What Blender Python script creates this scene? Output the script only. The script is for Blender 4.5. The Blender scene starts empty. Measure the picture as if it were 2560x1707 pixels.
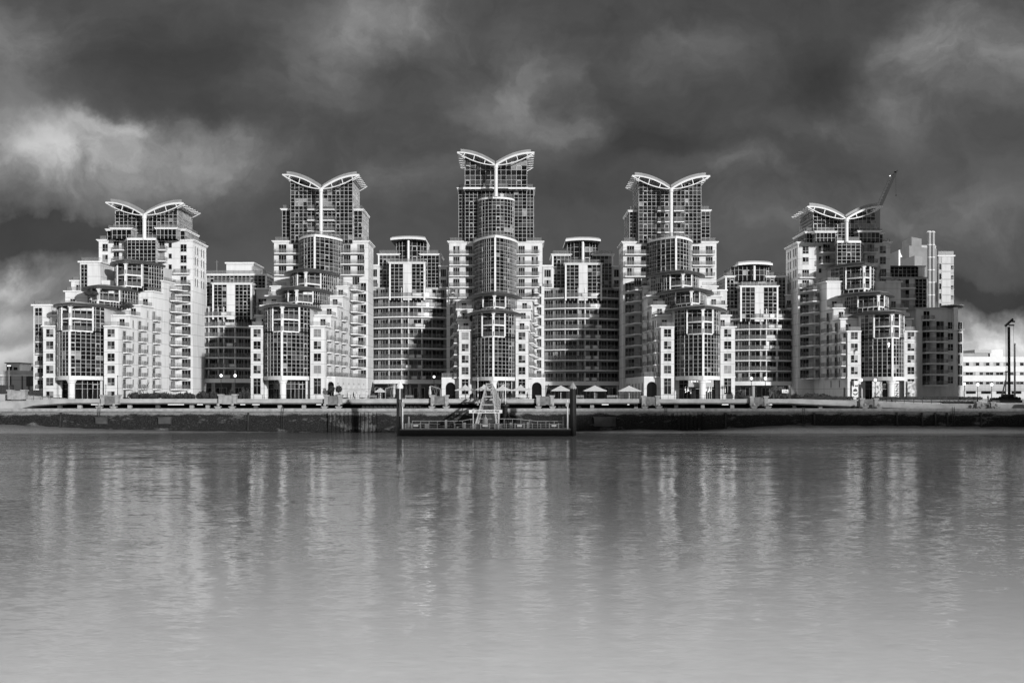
import bpy, math, random
from mathutils import Vector, Matrix
rnd = random.Random(7)
F = 2583.0; HR = 986.0; CX = 1280.0; CZ = 8.7; G = 7.5
def X(px, d): return (px - CX) * d / F
def Z(row, d): return CZ + (HR - row) * d / F
scene = bpy.context.scene
col = scene.collection
WO = {}

# ------------------------------------------------------------------ materials
def new_mat(name):
    m = bpy.data.materials.new(name); m.use_nodes = True
    nt = m.node_tree; b = nt.nodes['Principled BSDF']
    if name in ('black_paint', 'dark_brown_steel', 'dark_concrete', 'undercroft_wall'): b.inputs['Specular IOR Level'].default_value = .12
    return m, nt, b
def N(nt, typ, **kw):
    n = nt.nodes.new(typ)
    for k, v in kw.items():
        if k in n.inputs: n.inputs[k].default_value = v
        else: setattr(n, k, v)
    return n
def g3(v): return (v, v, v, 1)
def ramp(nt, fac, stops):
    r = N(nt, 'ShaderNodeValToRGB'); cr = r.color_ramp
    cr.elements[0].position, cr.elements[0].color = stops[0][0], g3(stops[0][1])
    cr.elements[1].position, cr.elements[1].color = stops[-1][0], g3(stops[-1][1])
    for p, v in stops[1:-1]:
        e = cr.elements.new(p); e.color = g3(v)
    nt.links.new(fac, r.inputs[0]); return r.outputs[0]
def plain(name, v, rough=.6, var=.12, scale=1.5, metal=0, ior=1.45, bump=0):
    m, nt, b = new_mat(name)
    b.inputs['Roughness'].default_value = rough; b.inputs['Metallic'].default_value = metal
    b.inputs['IOR'].default_value = ior
    if var:
        geo = N(nt, 'ShaderNodeNewGeometry')
        n = N(nt, 'ShaderNodeTexNoise', Scale=scale, Detail=4.0)
        nt.links.new(geo.outputs['Position'], n.inputs['Vector'])
        c = ramp(nt, n.outputs['Fac'], [(.3, v * (1 - var)), (.7, v * (1 + var))])
        nt.links.new(c, b.inputs['Base Color'])
        if bump:
            bp = N(nt, 'ShaderNodeBump', Strength=bump, Distance=.05)
            nt.links.new(n.outputs['Fac'], bp.inputs['Height']); nt.links.new(bp.outputs[0], b.inputs['Normal'])
    else: b.inputs['Base Color'].default_value = g3(v)
    return m
def wall_mat(name, v, joints=True):
    """render panels: faint weather streaks running down, thin joint at each storey"""
    m, nt, b = new_mat(name); b.inputs['Roughness'].default_value = .8
    geo = N(nt, 'ShaderNodeNewGeometry')
    mp = N(nt, 'ShaderNodeMapping'); mp.inputs['Scale'].default_value = (.9, .9, .12)
    n = N(nt, 'ShaderNodeTexNoise', Scale=1.0, Detail=5.0)
    nt.links.new(geo.outputs['Position'], mp.inputs[0]); nt.links.new(mp.outputs[0], n.inputs['Vector'])
    c = ramp(nt, n.outputs['Fac'], [(.25, v * .72), (.45, v * .93), (.6, v), (.8, v * 1.06)])
    if joints:
        sp = N(nt, 'ShaderNodeSeparateXYZ'); nt.links.new(geo.outputs['Position'], sp.inputs[0])
        a = N(nt, 'ShaderNodeMath', operation='ADD'); a.inputs[1].default_value = -13.2
        nt.links.new(sp.outputs[2], a.inputs[0])
        w = N(nt, 'ShaderNodeMath', operation='PINGPONG'); w.inputs[1].default_value = 1.5
        nt.links.new(a.outputs[0], w.inputs[0])
        l = N(nt, 'ShaderNodeMath', operation='LESS_THAN'); l.inputs[1].default_value = .04
        nt.links.new(w.outputs[0], l.inputs[0])
        mx = N(nt, 'ShaderNodeMix', data_type='RGBA'); nt.links.new(l.outputs[0], mx.inputs[0])
        nt.links.new(c, mx.inputs[6]); mx.inputs[7].default_value = g3(v * .3)
        c = mx.outputs[2]
    nt.links.new(c, b.inputs['Base Color']); return m
def glass(name, v, rough=.07, ior=1.75):
    m, nt, b = new_mat(name)
    b.inputs['Base Color'].default_value = g3(v); b.inputs['Roughness'].default_value = rough
    b.inputs['IOR'].default_value = 1.5; b.inputs['Specular IOR Level'].default_value = .28; return m
def screen_mat(name, v, t):
    m, nt, b = new_mat(name); b.inputs['Base Color'].default_value = g3(v); b.inputs['Roughness'].default_value = .25
    tr = N(nt, 'ShaderNodeBsdfTransparent'); mx = N(nt, 'ShaderNodeMixShader'); mx.inputs[0].default_value = t
    out = nt.nodes['Material Output']
    nt.links.new(b.outputs[0], mx.inputs[1]); nt.links.new(tr.outputs[0], mx.inputs[2]); nt.links.new(mx.outputs[0], out.inputs[0])
    return m
def emit(name, v, s):
    m, nt, b = new_mat(name); b.inputs['Base Color'].default_value = g3(v)
    b.inputs['Emission Color'].default_value = g3(1); b.inputs['Emission Strength'].default_value = s; return m
WHITE = wall_mat('white_render', .57)
PALE = wall_mat('pale_render', .48, False)
GREY = wall_mat('grey_render', .36)
CORN = plain('cornice_paint', .62, .7, .06)
SLAB = plain('balcony_slab', .60, .7, .08, 3)
FRAME = plain('white_frame', .40, .45, 0)
DFRAME = plain('grey_frame', .30, .4, 0)
G0 = glass('glass_dark', .004, ior=1.6); G1 = glass('glass_mid', .013); G2 = glass('glass_grey', .05); G3 = plain('window_blind', .20, .35, .3, .8)
GL = [G0, G1, G2, G3, FRAME]
RAILM = plain('rail_metal', .16, .4, 0)
RAILG = screen_mat('rail_glass', .20, .58)
MIDW = plain('facade_panel', .24, .7, .25, .4)
CANOPY = plain('canopy_zinc', .035, .5, .2, .5)
ROOFG = plain('roof_grey', .20, .5, .12, .6)
WSTEEL = plain('white_steel', .56, .4, .04)
STONEP = plain('weathered_panel', .13, .9, .35, 1.5, bump=.3)
STONE = plain('pier_stone', .25, .85, .25, 1.2, bump=.3)
CONC = plain('deck_concrete', .31, .85, .2, .5)
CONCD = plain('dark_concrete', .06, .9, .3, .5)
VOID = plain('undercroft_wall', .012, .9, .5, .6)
BLACK = plain('black_paint', .012, .5, .2, 2)
DARK = plain('dark_brown_steel', .03, .5, .3, 1)
GSTEEL = plain('galvanised_steel', .22, .45, .1, 2)
CANVAS = plain('parasol_canvas', .42, .9, .06, 1)
LEAF = plain('hedge_leaf', .025, .8, .6, 3)
BARK = plain('bark', .12, .9, .3, 4)
SKIN = plain('skin', .4, .6, 0); CLOTH = plain('dark_coat', .015, .9, .2, 5)
LAMPW = emit('lamp_globe', .8, 1.1)
TUBE = emit('tube_light', .8, 1.6)
BULB = emit('bulb_light', .8, 1.2)
PAVE = plain('paving', .30, .85, .2, .3)
OFFW = plain('office_cladding', .50, .5, .06, .4)
POST = None

# ------------------------------------------------------------------ mesh builder
class MB:
    def __init__(s): s.v = []; s.f = []; s.m = []
    def face(s, pts, m=0):
        n = len(s.v); s.v += [tuple(p) for p in pts]; s.f.append(tuple(range(n, n + len(pts)))); s.m.append(m)
    def box(s, x0, x1, y0, y1, z0, z1, m=0, skip=''):
        P = [(x0,y0,z0),(x1,y0,z0),(x1,y1,z0),(x0,y1,z0),(x0,y0,z1),(x1,y0,z1),(x1,y1,z1),(x0,y1,z1)]
        n = len(s.v); s.v += P
        for k, q in (('b',(0,3,2,1)),('t',(4,5,6,7)),('f',(0,1,5,4)),('r',(1,2,6,5)),('k',(2,3,7,6)),('l',(3,0,4,7))):
            if k in skip: continue
            s.f.append(tuple(n + i for i in q)); s.m.append(m)
    def bar(s, p, q, w=.1, h=.1, m=0):
        p = Vector(p); q = Vector(q); d = (q - p)
        if d.length < 1e-5: return
        d.normalize(); up = Vector((0,0,1)) if abs(d.z) < .95 else Vector((0,1,0))
        a = d.cross(up).normalized() * w / 2; b = a.cross(d).normalized() * h / 2
        n = len(s.v)
        for c in (p, q):
            for sa, sb in ((-1,-1),(1,-1),(1,1),(-1,1)): s.v.append(tuple(c + a * sa + b * sb))
        for q4 in ((0,1,2,3),(7,6,5,4),(0,4,5,1),(1,5,6,2),(2,6,7,3),(3,7,4,0)):
            s.f.append(tuple(n + i for i in q4)); s.m.append(m)
    def prism(s, poly, z0, z1, m=0, mt=None, bottom=True):
        """poly counter-clockwise seen from above"""
        k = len(poly); n = len(s.v)
        s.v += [(x, y, z0) for x, y in poly] + [(x, y, z1) for x, y in poly]
        for i in range(k):
            j = (i + 1) % k; s.f.append((n+i, n+j, n+k+j, n+k+i)); s.m.append(m)
        s.f.append(tuple(n + k + i for i in range(k))); s.m.append(m if mt is None else mt)
        if bottom: s.f.append(tuple(n + i for i in reversed(range(k)))); s.m.append(m)
    def lathe(s, x, y, prof, n=16, m=0):
        b = len(s.v)
        for r, z in prof:
            for i in range(n):
                a = 2 * math.pi * i / n; s.v.append((x + r * math.cos(a), y + r * math.sin(a), z))
        for k in range(len(prof) - 1):
            for i in range(n):
                j = (i + 1) % n
                s.f.append((b+k*n+i, b+k*n+j, b+(k+1)*n+j, b+(k+1)*n+i)); s.m.append(m)
        s.f.append(tuple(b + (len(prof)-1)*n + i for i in range(n))); s.m.append(m)
        s.f.append(tuple(b + i for i in reversed(range(n)))); s.m.append(m)
    def wall(s, path, z0, z1, m=0, top=None):
        for (a, b) in zip(path, path[1:]):
            za = top(a[0]) if top else z1; zb = top(b[0]) if top else z1
            s.face([(a[0],a[1],z0),(b[0],b[1],z0),(b[0],b[1],zb),(a[0],a[1],za)], m)
    def mesh(s, name, mats, o=(0,0,0), smooth=False):
        me = bpy.data.meshes.new(name)
        me.from_pydata([(x-o[0], y-o[1], z-o[2]) for x, y, z in s.v], [], s.f)
        for m in mats: me.materials.append(m)
        me.polygons.foreach_set('material_index', s.m)
        if smooth: me.polygons.foreach_set('use_smooth', [True] * len(s.f))
        me.update(); return me
    def origin(s):
        xs = [v[0] for v in s.v]; ys = [v[1] for v in s.v]
        return ((min(xs)+max(xs))/2, (min(ys)+max(ys))/2, min(v[2] for v in s.v))
    def build(s, name, mats, parent=None, smooth=False, kind=None):
        if not s.f: return None
        if not isinstance(mats, (list, tuple)): mats = [mats]
        o = s.origin(); ob = bpy.data.objects.new(name, s.mesh(name, mats, o, smooth))
        return link(ob, o, parent, kind)
def link(ob, o, parent=None, kind=None, rz=0):
    col.objects.link(ob); WO[ob.name] = Vector(o)
    if parent:
        ob.parent = parent; ob.location = Vector(o) - WO[parent.name]
    else: ob.location = o
    if rz: ob.rotation_euler = (0, 0, rz)
    if kind: ob['kind'] = kind
    return ob
def tag(o, label, cat, group=None):
    o['label'] = label; o['category'] = cat
    if group: o['group'] = group
    return o
def thing(name, label, cat, loc, group=None):
    o = bpy.data.objects.new(name, None); o.empty_display_size = 1
    link(o, loc); return tag(o, label, cat, group)

# ------------------------------------------------------------------ facade kit
def outward(a, b):
    t = Vector((b[0]-a[0], b[1]-a[1])); t.normalize(); return Vector((t.y, -t.x))
def curtain(mb, path, z0, z1, cw=1.15, rh=(.95, 1.15, .95), top=None, fr=.085, mix=(.48,.29,.18,.05), hmax=None, opener=True):
    pts = []
    for a, b in zip(path, path[1:]):
        L = math.hypot(b[0]-a[0], b[1]-a[1]); n = max(1, round(L / cw))
        for i in range(n): pts.append((a[0]+(b[0]-a[0])*i/n, a[1]+(b[1]-a[1])*i/n))
    pts.append(path[-1])
    zs = [z0]; i = 0
    zmax = z1 if top is None else max(top(p[0]) for p in pts)
    while zs[-1] < zmax - .45: zs.append(min(zmax, zs[-1] + rh[i % len(rh)])); i += 1
    if zs[-1] < zmax: zs[-1] = zmax
    ncol = len(pts) - 1; cur = {}
    for c in range(ncol):
        a, b = pts[c], pts[c+1]; n = outward(a, b)
        ta = top(a[0]) if top else z1; tb = top(b[0]) if top else z1
        for j in range(len(zs) - 1):
            za, zb = zs[j], zs[j+1]
            if za >= max(ta, tb) - .02: break
            fl = j // len(rh); key = (fl, c // 3)
            if key not in cur: cur[key] = rnd.choices((0,1,2,3), mix)[0]
            base = cur[key]
            if j % len(rh) == 0 and len(rh) > 1: mt = rnd.choice((0,0,1))
            elif rnd.random() < .7: mt = base
            else: mt = rnd.choices((0,1,2,3), mix)[0]
            q = []
            for p, zz, tt in ((a,za,ta),(b,za,tb),(b,zb,tb),(a,zb,ta)):
                e = rnd.uniform(-.012, .012); q.append((p[0]+n.x*e, p[1]+n.y*e, min(zz, tt)))
            mb.face(q, mt)
            if j > 0:
                h = .05
                A = Vector((a[0],a[1],za)); B = Vector((b[0],b[1],za)); o = Vector((n.x,n.y,0)) * .06
                if za < min(ta, tb): mb.bar(A + o, B + o, .14, fr * .9, 4)
            # opening light with a heavier frame now and then
            if opener and j % len(rh) == 1 and c % 5 == 2 and zb < min(ta, tb):
                o = Vector((n.x,n.y,0)) * .10
                for (p, q2) in (((a,za+.1),(a,zb)),((b,za+.1),(b,zb))):
                    P = Vector((p[0][0]*.9+(b[0]+a[0])*.05, p[0][1]*.9+(b[1]+a[1])*.05, p[1])); Q = P.copy(); Q.z = q2[1]
                    mb.bar(P + o, Q + o, .14, .12, 4)
                mb.bar(Vector((a[0],a[1],zb-.12))+o, Vector((b[0],b[1],zb-.12))+o, .12, .16, 4)
        o = Vector((n.x,n.y,0)) * .07
        mb.bar(Vector((a[0],a[1],z0)) + o, Vector((a[0],a[1],ta)) + o, fr, .16, 4)
    a = pts[-1]; o = Vector((n.x,n.y,0)) * .07
    mb.bar(Vector((a[0],a[1],z0)) + o, Vector((a[0],a[1],top(a[0]) if top else z1)) + o, fr, .16, 4)

def window_mb(w, h, style, var, frame=.075):
    """in the local plane y = 0, looking towards -y, base centre at the origin"""
    mb = MB(); r = random.Random(hash((round(w*10), round(h*10), style, var)) & 0xffff)
    cols, rows = {'w4': (2, (.34,.66)), 'door': (3, (1,)), 'w1': (1, (1,)), 'tall': (2, (.55,.25,.2)), 'door2': (2, (1,)), 'w6': (3, (.34,.66))}[style]
    base = (0, 1, 2, 0, 2, 3)[var % 6] if style in ('w4', 'w6') else (0, 0, 1, 0, 0, 1)[var % 6]
    z = 0
    for k, rr in enumerate(rows):
        z2 = z + rr * h
        for c in range(cols):
            x0 = -w/2 + w*c/cols; x1 = -w/2 + w*(c+1)/cols
            mt = base if r.random() < .7 else r.choice((0,1,2,3))
            e = [r.uniform(-.004,.004) for _ in range(4)]
            mb.face([(x0,-.02+e[0],z),(x1,-.02+e[1],z),(x1,-.02+e[2],z2),(x0,-.02+e[3],z2)], mt)
        if k: mb.box(-w/2+.02, w/2-.02, -.05, -.01, z-frame*.4, z+frame*.4, 4)
        z = z2
    for c in range(1, cols):
        x = -w/2 + w*c/cols; mb.box(x-frame*.4, x+frame*.4, -.052, -.01, 0, h, 4)
    mb.box(-w/2-frame/2, -w/2+frame/2, -.056, 0, -.03, h+.03, 4); mb.box(w/2-frame/2, w/2+frame/2, -.056, 0, -.03, h+.03, 4)
    mb.box(-w/2+frame/2, w/2-frame/2, -.056, 0, h-frame/2, h+frame/2, 4); mb.box(-w/2-.12, w/2+.12, -.12, 0, -.14, -.03, 4)
    return mb
WM = {}
class WinSet:
    """all windows of one building; the nearest hundred become parts, the rest one part"""
    def __init__(s, parent): s.p = parent; s.l = []
    def add(s, x, y, z, w, h, rz=0, style='w4'): s.l.append((x, y, z, w, h, rz, style, rnd.randrange(6)))
    def flush(s, frame=None):
        s.l.sort(key=lambda t: -t[3]*t[4]/t[1]**2)
        rest = MB()
        for i, (x, y, z, w, h, rz, st, var) in enumerate(s.l):
            key = (round(w,1), round(h,1), st, var)
            mb = window_mb(key[0], key[1], st, var)
            if i < 97:
                if key not in WM: WM[key] = mb.mesh('window', GL)
                link(bpy.data.objects.new('window', WM[key]), (x, y, z), s.p, None, rz)
            else:
                c, sn = math.cos(rz), math.sin(rz); n = len(rest.v)
                rest.v += [(x + vx*c - vy*sn, y + vx*sn + vy*c, z + vz) for vx, vy, vz in mb.v]
                rest.f += [tuple(n+k for k in f) for f in mb.f]; rest.m += mb.m
        rest.build('window', GL, s.p, kind='stuff')
def railing_mb(mb, pts, z, h=1.05, step=1.3):
    for a, b in zip(pts, pts[1:]):
        A = Vector((a[0],a[1],z)); B = Vector((b[0],b[1],z)); L = (B-A).length
        if L < .05: continue
        up = Vector((0,0,h))
        mb.bar(A+up, B+up, .07, .07, 0)
        n = max(1, round(L/step))
        for i in range(n + 1):
            P = A + (B-A)*i/n; mb.bar(P, P+up, .05, .05, 0)
        mb.face([A+Vector((0,0,.12)), B+Vector((0,0,.12)), B+Vector((0,0,h-.08)), A+Vector((0,0,h-.08))], 1)
RMATS = [RAILM, RAILG]
def balcony(parent, x, y, z, w, dep, rz, plants=False):
    """slab projecting along the outward side (-y local) with a railing child"""
    c, s = math.cos(rz), math.sin(rz)
    def L(u, v): return (x + u*c - v*s, y + u*s + v*c)
    mb = MB(); poly = [L(-w/2,-dep), L(w/2,-dep), L(w/2,.02), L(-w/2,.02)]
    mb.prism(poly, z-.28, z, 0)
    b = mb.build('balcony', SLAB, parent)
    r = MB(); railing_mb(r, [L(-w/2+.06,0), L(-w/2+.06,-dep+.07), L(w/2-.06,-dep+.07), L(w/2-.06,0)], z)
    r.build('railing', RMATS, b)
    return b
def balcony_poly(parent, poly, edge, z, th=.3, mat=None):
    mb = MB(); mb.prism(poly, z-th, z, 0); b = mb.build('balcony', mat or SLAB, parent)
    r = MB(); railing_mb(r, edge, z); r.build('railing', RMATS, b); return b
def rz_of(n): return math.atan2(n[0], -n[1])
def bez(p, c, q, n=7):
    return [((1-t)**2*p[0]+2*t*(1-t)*c[0]+t*t*q[0], (1-t)**2*p[1]+2*t*(1-t)*c[1]+t*t*q[1]) for t in [i/n for i in range(n+1)]]
def prow(L, P, R):
    """plan outline left end > prow > right end, both faces bowed outwards"""
    cl = (P[0]+.72*(L[0]-P[0]), P[1]+.30*(L[1]-P[1])); cr = (P[0]+.72*(R[0]-P[0]), P[1]+.30*(R[1]-P[1]))
    return list(reversed(bez(P, cl, L))), bez(P, cr, R)
def split_at(path, x):
    """cut a left-to-right path at x"""
    a = []; b = []
    for p, q in zip(path, path[1:]):
        if not b: a.append(p)
        if p[0] <= x <= q[0] and not b:
            t = (x-p[0])/max(1e-6, q[0]-p[0]); c = (x, p[1]+t*(q[1]-p[1])); a.append(c); b.append(c)
        if b: b.append(q)
    if not b: a.append(path[-1])
    return a, b

# ------------------------------------------------------------------ towers with butterfly roofs
def rect_volume(parent, S, W=None):
    """glazed or rendered box: px0, px1, row top, row bottom, depth front, depth back, kind"""
    x0, x1, rt, rb, d, db, kind = S
    a, b = X(x0, d), X(x1, d); z1, z0 = Z(rt, d), Z(rb, d)
    path = [(a, db), (a, d), (b, d), (b, db)]
    mb = MB()
    if kind == 'glass':
        curtain(mb, path, z0, z1 - .5); mb.build('glazed_storey', GL, parent)
    else:
        mb.wall(path, z0, z1 - .5); mb.build('wall', WHITE if kind == 'white' else GREY, parent)
    c = MB(); c.box(a-.35, b+.35, d-.35, db, z1-.5, z1-.22, 0); c.box(a-.55, b+.55, d-.55, db, z1-.22, z1, 0)
    c.build('cornice', CORN, parent)
    r = MB(); railing_mb(r, [(a+.1, db), (a+.1, d+.1), (b-.1, d+.1), (b-.1, db)], z1, 1.0, 1.6); r.build('railing', RMATS, parent)

def arcs(V, T, up, dn):
    """chords of one roof wing from the valley V to the tip T, as functions of t"""
    L = math.hypot(T[0]-V[0], T[1]-V[1])
    def pt(t, k):
        return (V[0]+(T[0]-V[0])*t, V[1]+(T[1]-V[1])*t + k*L*4*t*(1-t))
    return (lambda t: pt(t, up)), (lambda t: pt(t, -dn))

def butterfly(parent, R, crown):
    (V, TL, TR, df, db) = R
    v = (X(V[0], df), Z(V[1], df)); tops = []
    roof = bpy.data.objects.new('butterfly_roof', None)
    for T, sg in ((TL, -1), (TR, 1)):
        t_ = (X(T[0], df), Z(T[1], df)); top, low = arcs(v, t_, .085, .072)
        tops.append((sg, top, v, t_))
        # curved sheet
        sh = MB(); n = 14; tm = .84
        P = [top(tm*i/n) for i in range(n+1)]
        for (p, q) in zip(P, P[1:]):
            for dz, flip in ((0, False), (-.3, True)):
                f = [(p[0],df+.25,p[1]+dz),(q[0],df+.25,q[1]+dz),(q[0],db,q[1]+dz),(p[0],db,p[1]+dz)]
                sh.face(f if (sg > 0) != flip else f[::-1], 0)
            sh.face([(p[0],db,p[1]-.3),(q[0],db,q[1]-.3),(q[0],db,q[1]),(p[0],db,p[1])][::sg], 0)
        e = P[-1]; sh.face([(e[0],df+.25,e[1]-.3),(e[0],db,e[1]-.3),(e[0],db,e[1]),(e[0],df+.25,e[1])], 0)
        ro = sh.build('roof', ROOFG, parent)
        # raised parapet running over the sheet
        pa = MB(); Q = [top(.015 + .9*i/n) for i in range(n+1)]
        for p, q in zip(Q, Q[1:]):
            for y, fl in ((df+1.2, 1), (df+1.45, -1)):
                pa.face([(p[0],y,p[1]),(q[0],y,q[1]),(q[0],y,q[1]+1.25),(p[0],y,p[1]+1.25)][::fl*sg], 0)
            pa.face([(p[0],df+1.2,p[1]+1.25),(q[0],df+1.2,q[1]+1.25),(q[0],df+1.45,q[1]+1.25),(p[0],df+1.45,p[1]+1.25)][::sg], 0)
        pa.build('parapet', ROOFG, ro)
        # white lens-shaped front truss
        tr = MB(); n2 = 16
        for i in range(n2):
            a, b = top(i/n2), top((i+1)/n2); tr.bar((a[0],df,a[1]),(b[0],df,b[1]), .36, .5 if sg > 0 else .34, 0)
            a, b = low(i/n2), low((i+1)/n2); tr.bar((a[0],df-.05,a[1]),(b[0],df-.05,b[1]), .25, .24, 0)
        for t in (.28, .56, .82):
            a, b = top(t-.02), low(t+.02); tr.bar((a[0],df,a[1]),(b[0],df,b[1]), .2, .2, 0)
        tr.build('roof_truss', WSTEEL, parent)
        # sun louvres over the flank
        for k in range(7):
            y = df + (db-df) * (k+.6)/6.7
            fb = MB(); a, b = top(.74), top(1.0)
            fb.bar((a[0],y,a[1]-.12),(b[0],y,b[1]), .55, .16, 0)
            if k in (0, 6):
                c = low(.80); fb.bar((c[0],y,c[1]),(b[0],y,b[1]-.05), .18, .18, 0)
            fb.build('sun_louvre', WSTEEL, parent)
        pl = MB(); p0 = top(.80); p1 = top(.80)
        pl.bar((p0[0],df+.3,p0[1]-.3),(p0[0],db,p0[1]-.3), .2, .2, 0)
        for i in range(5):
            t = .78+.05*i; p0 = top(t); pl.bar((p0[0],df+.3,p0[1]-.15),(p0[0],db,p0[1]-.15), .06, .06, 0)
        pl.build('louvre_rail', WSTEEL, parent)
    def ztop(x):
        s = tops[0] if x < v[0] else tops[1]
        t = (x - v[0]) / (s[3][0] - v[0]); return s[1](max(0, min(1, t)))[1] - .34
    return ztop

def tier(parent, T, dF, ground=False, pier_d=None):
    dp = T['dp']; (lx, lr), (px, pr), (rx, rr) = T['L'], T['P'], T['R']
    zc = Z(pr, dp); dl = dp*(HR-pr)/(HR-lr); dr = dp*(HR-pr)/(HR-rr)
    l, r = prow((X(lx,dl),dl), (X(px,dp),dp), (X(rx,dr),dr))
    out = l + r[1:]; cx = sum(p[0] for p in out)/len(out); cy = max(dl,dr)+1.5
    back = [(r[-1][0]-1.2, cy), (l[0][0]+1.2, cy)]
    poly = out + back; c = MB()
    inner = [(cx+(x-cx)*.80, cy+(y-cy)*.80) for x, y in poly]
    k = len(poly)
    for i in range(k):
        j = (i+1) % k; a, b = poly[i], poly[j]; ia, ib = inner[i], inner[j]
        c.face([(*a,zc-.12),(*b,zc-.12),(*b,zc+.38),(*a,zc+.38)])
        c.face([(*a,zc+.38),(*b,zc+.38),(*ib,zc+.95),(*ia,zc+.95)])
    c.face([(*p,zc+.95) for p in inner]); c.face([(*p,zc-.12) for p in reversed(poly)], 1)
    c.build('canopy', [CANOPY, PALE], parent)
    zt = zc - .12
    # glazed prow under it
    dg = dp + 2.0; el = pier_d+1.4 if pier_d else dl-.6; er = pier_d+1.4 if pier_d else dr-.6
    g = (X(T['gp'], dg), dg); gl = (X(T['gl'], el), el); gr = (X(T['gr'], er), er)
    l, r = prow(gl, g, gr)
    xa, xb = X(T['posts'][0], dg+.7), X(T['posts'][1], dg+.7)
    l1, l2 = split_at(l, xa); r1, r2 = split_at(r, xb)
    nl = T['nlog']; zl = zt - 2.95*nl; zb = T['zb']
    m = MB()
    if zl > zb + .2: curtain(m, l + r[1:], zb, zl - .3, rh=T.get('rh', (.95,1.1,.95)))
    m.build('glass_bay', GL, parent)
    for q_ in (l1, r2):
        m = MB(); curtain(m, q_, zl, zt); m.build('glass_bay', GL, parent)
    m = MB()
    for k in range(nl):
        z = zl + 2.95*k
        curtain(m, [l1[-1], r2[0]], z, z + 2.6, cw=1.35, rh=(2.0, .6), mix=(.4,.3,.2,.1), opener=False)
    m.build('loggia_glazing', GL, parent)
    for k in range(nl):
        z = zl + 2.95*k
        edge = l2 + r1[1:]
        o = 1.0; poly = [l1[-1]] + edge + [r2[0]]
        balcony_poly(parent, edge, edge, z, .38)
    for p, w in ((l1[-1], .34), (g, .6), (r2[0], .34)):
        q = MB(); yy = p[1] + (.42 if p is g else 0); q.box(p[0]-w/2, p[0]+w/2, yy-w/2, yy+w/2, zl-.0, zt, 0)
        if p is g: q.box(p[0]-w*.8, p[0]+w*.8, yy-w*.8, yy+w*.8, zt-.45, zt-.02, 0)
        q.build('post', CORN, parent)
    for q_ in ([(gl[0], dF-.05), gl], [gr, (gr[0], dF-.05)]):
        s = MB(); s.wall(q_, zb, zt); s.build('flank_wall', PALE, parent)
    if zl > zb + .3:      # white mullion strip on the prow below the loggia
        q = MB(); q.bar((g[0],g[1]-.05,zb),(g[0],g[1]-.05,zl-.3), .5, .3, 0); q.build('corner_mullion', CORN, parent)
    if ground:
        so = MB(); arc = l + r[1:]
        big = [(x + (x-g[0])*.02, y-.25) for x, y in arc]
        so.prism(big + [(gr[0],er+3),(gl[0],el+3)], 12.25, zb, 0); so.build('soffit_band', CORN, parent)
        sf = MB(); y = el + .8; mid = (g[0], dg + 4.2)
        curtain(sf, [(gl[0]+.1,y),(gl[0]+2.4,y),(mid[0]-1.2,mid[1]),(mid[0]+1.2,mid[1]),(gr[0]-2.0,y),(gr[0]-.1,y)], G, 12.25, cw=1.7, rh=(2.6,1.2,1.0), mix=(.5,.3,.15,.05))
        sf.build('shopfront', GL, parent)
        cl = MB(); yy = dg + 1.0
        cl.lathe(g[0], yy, [(.78,G),(.78,11.4),(.95,11.5),(.95,11.75),(1.25,12.24)], 20, 0); cl.build('round_column', CORN, parent, smooth=False)
        for sg, e in ((1, gl), (-1, gr)):
            br = MB(); br.prism([(e[0]+(0 if sg>0 else -1.1), el+.1),(e[0]+(1.1 if sg>0 else 0), el+.1),(e[0]+(1.1 if sg>0 else 0), el+.7),(e[0]+(0 if sg>0 else -1.1), el+.7)], G, 12.25)
            br.build('pilaster', WHITE, parent)
    return zc

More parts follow.
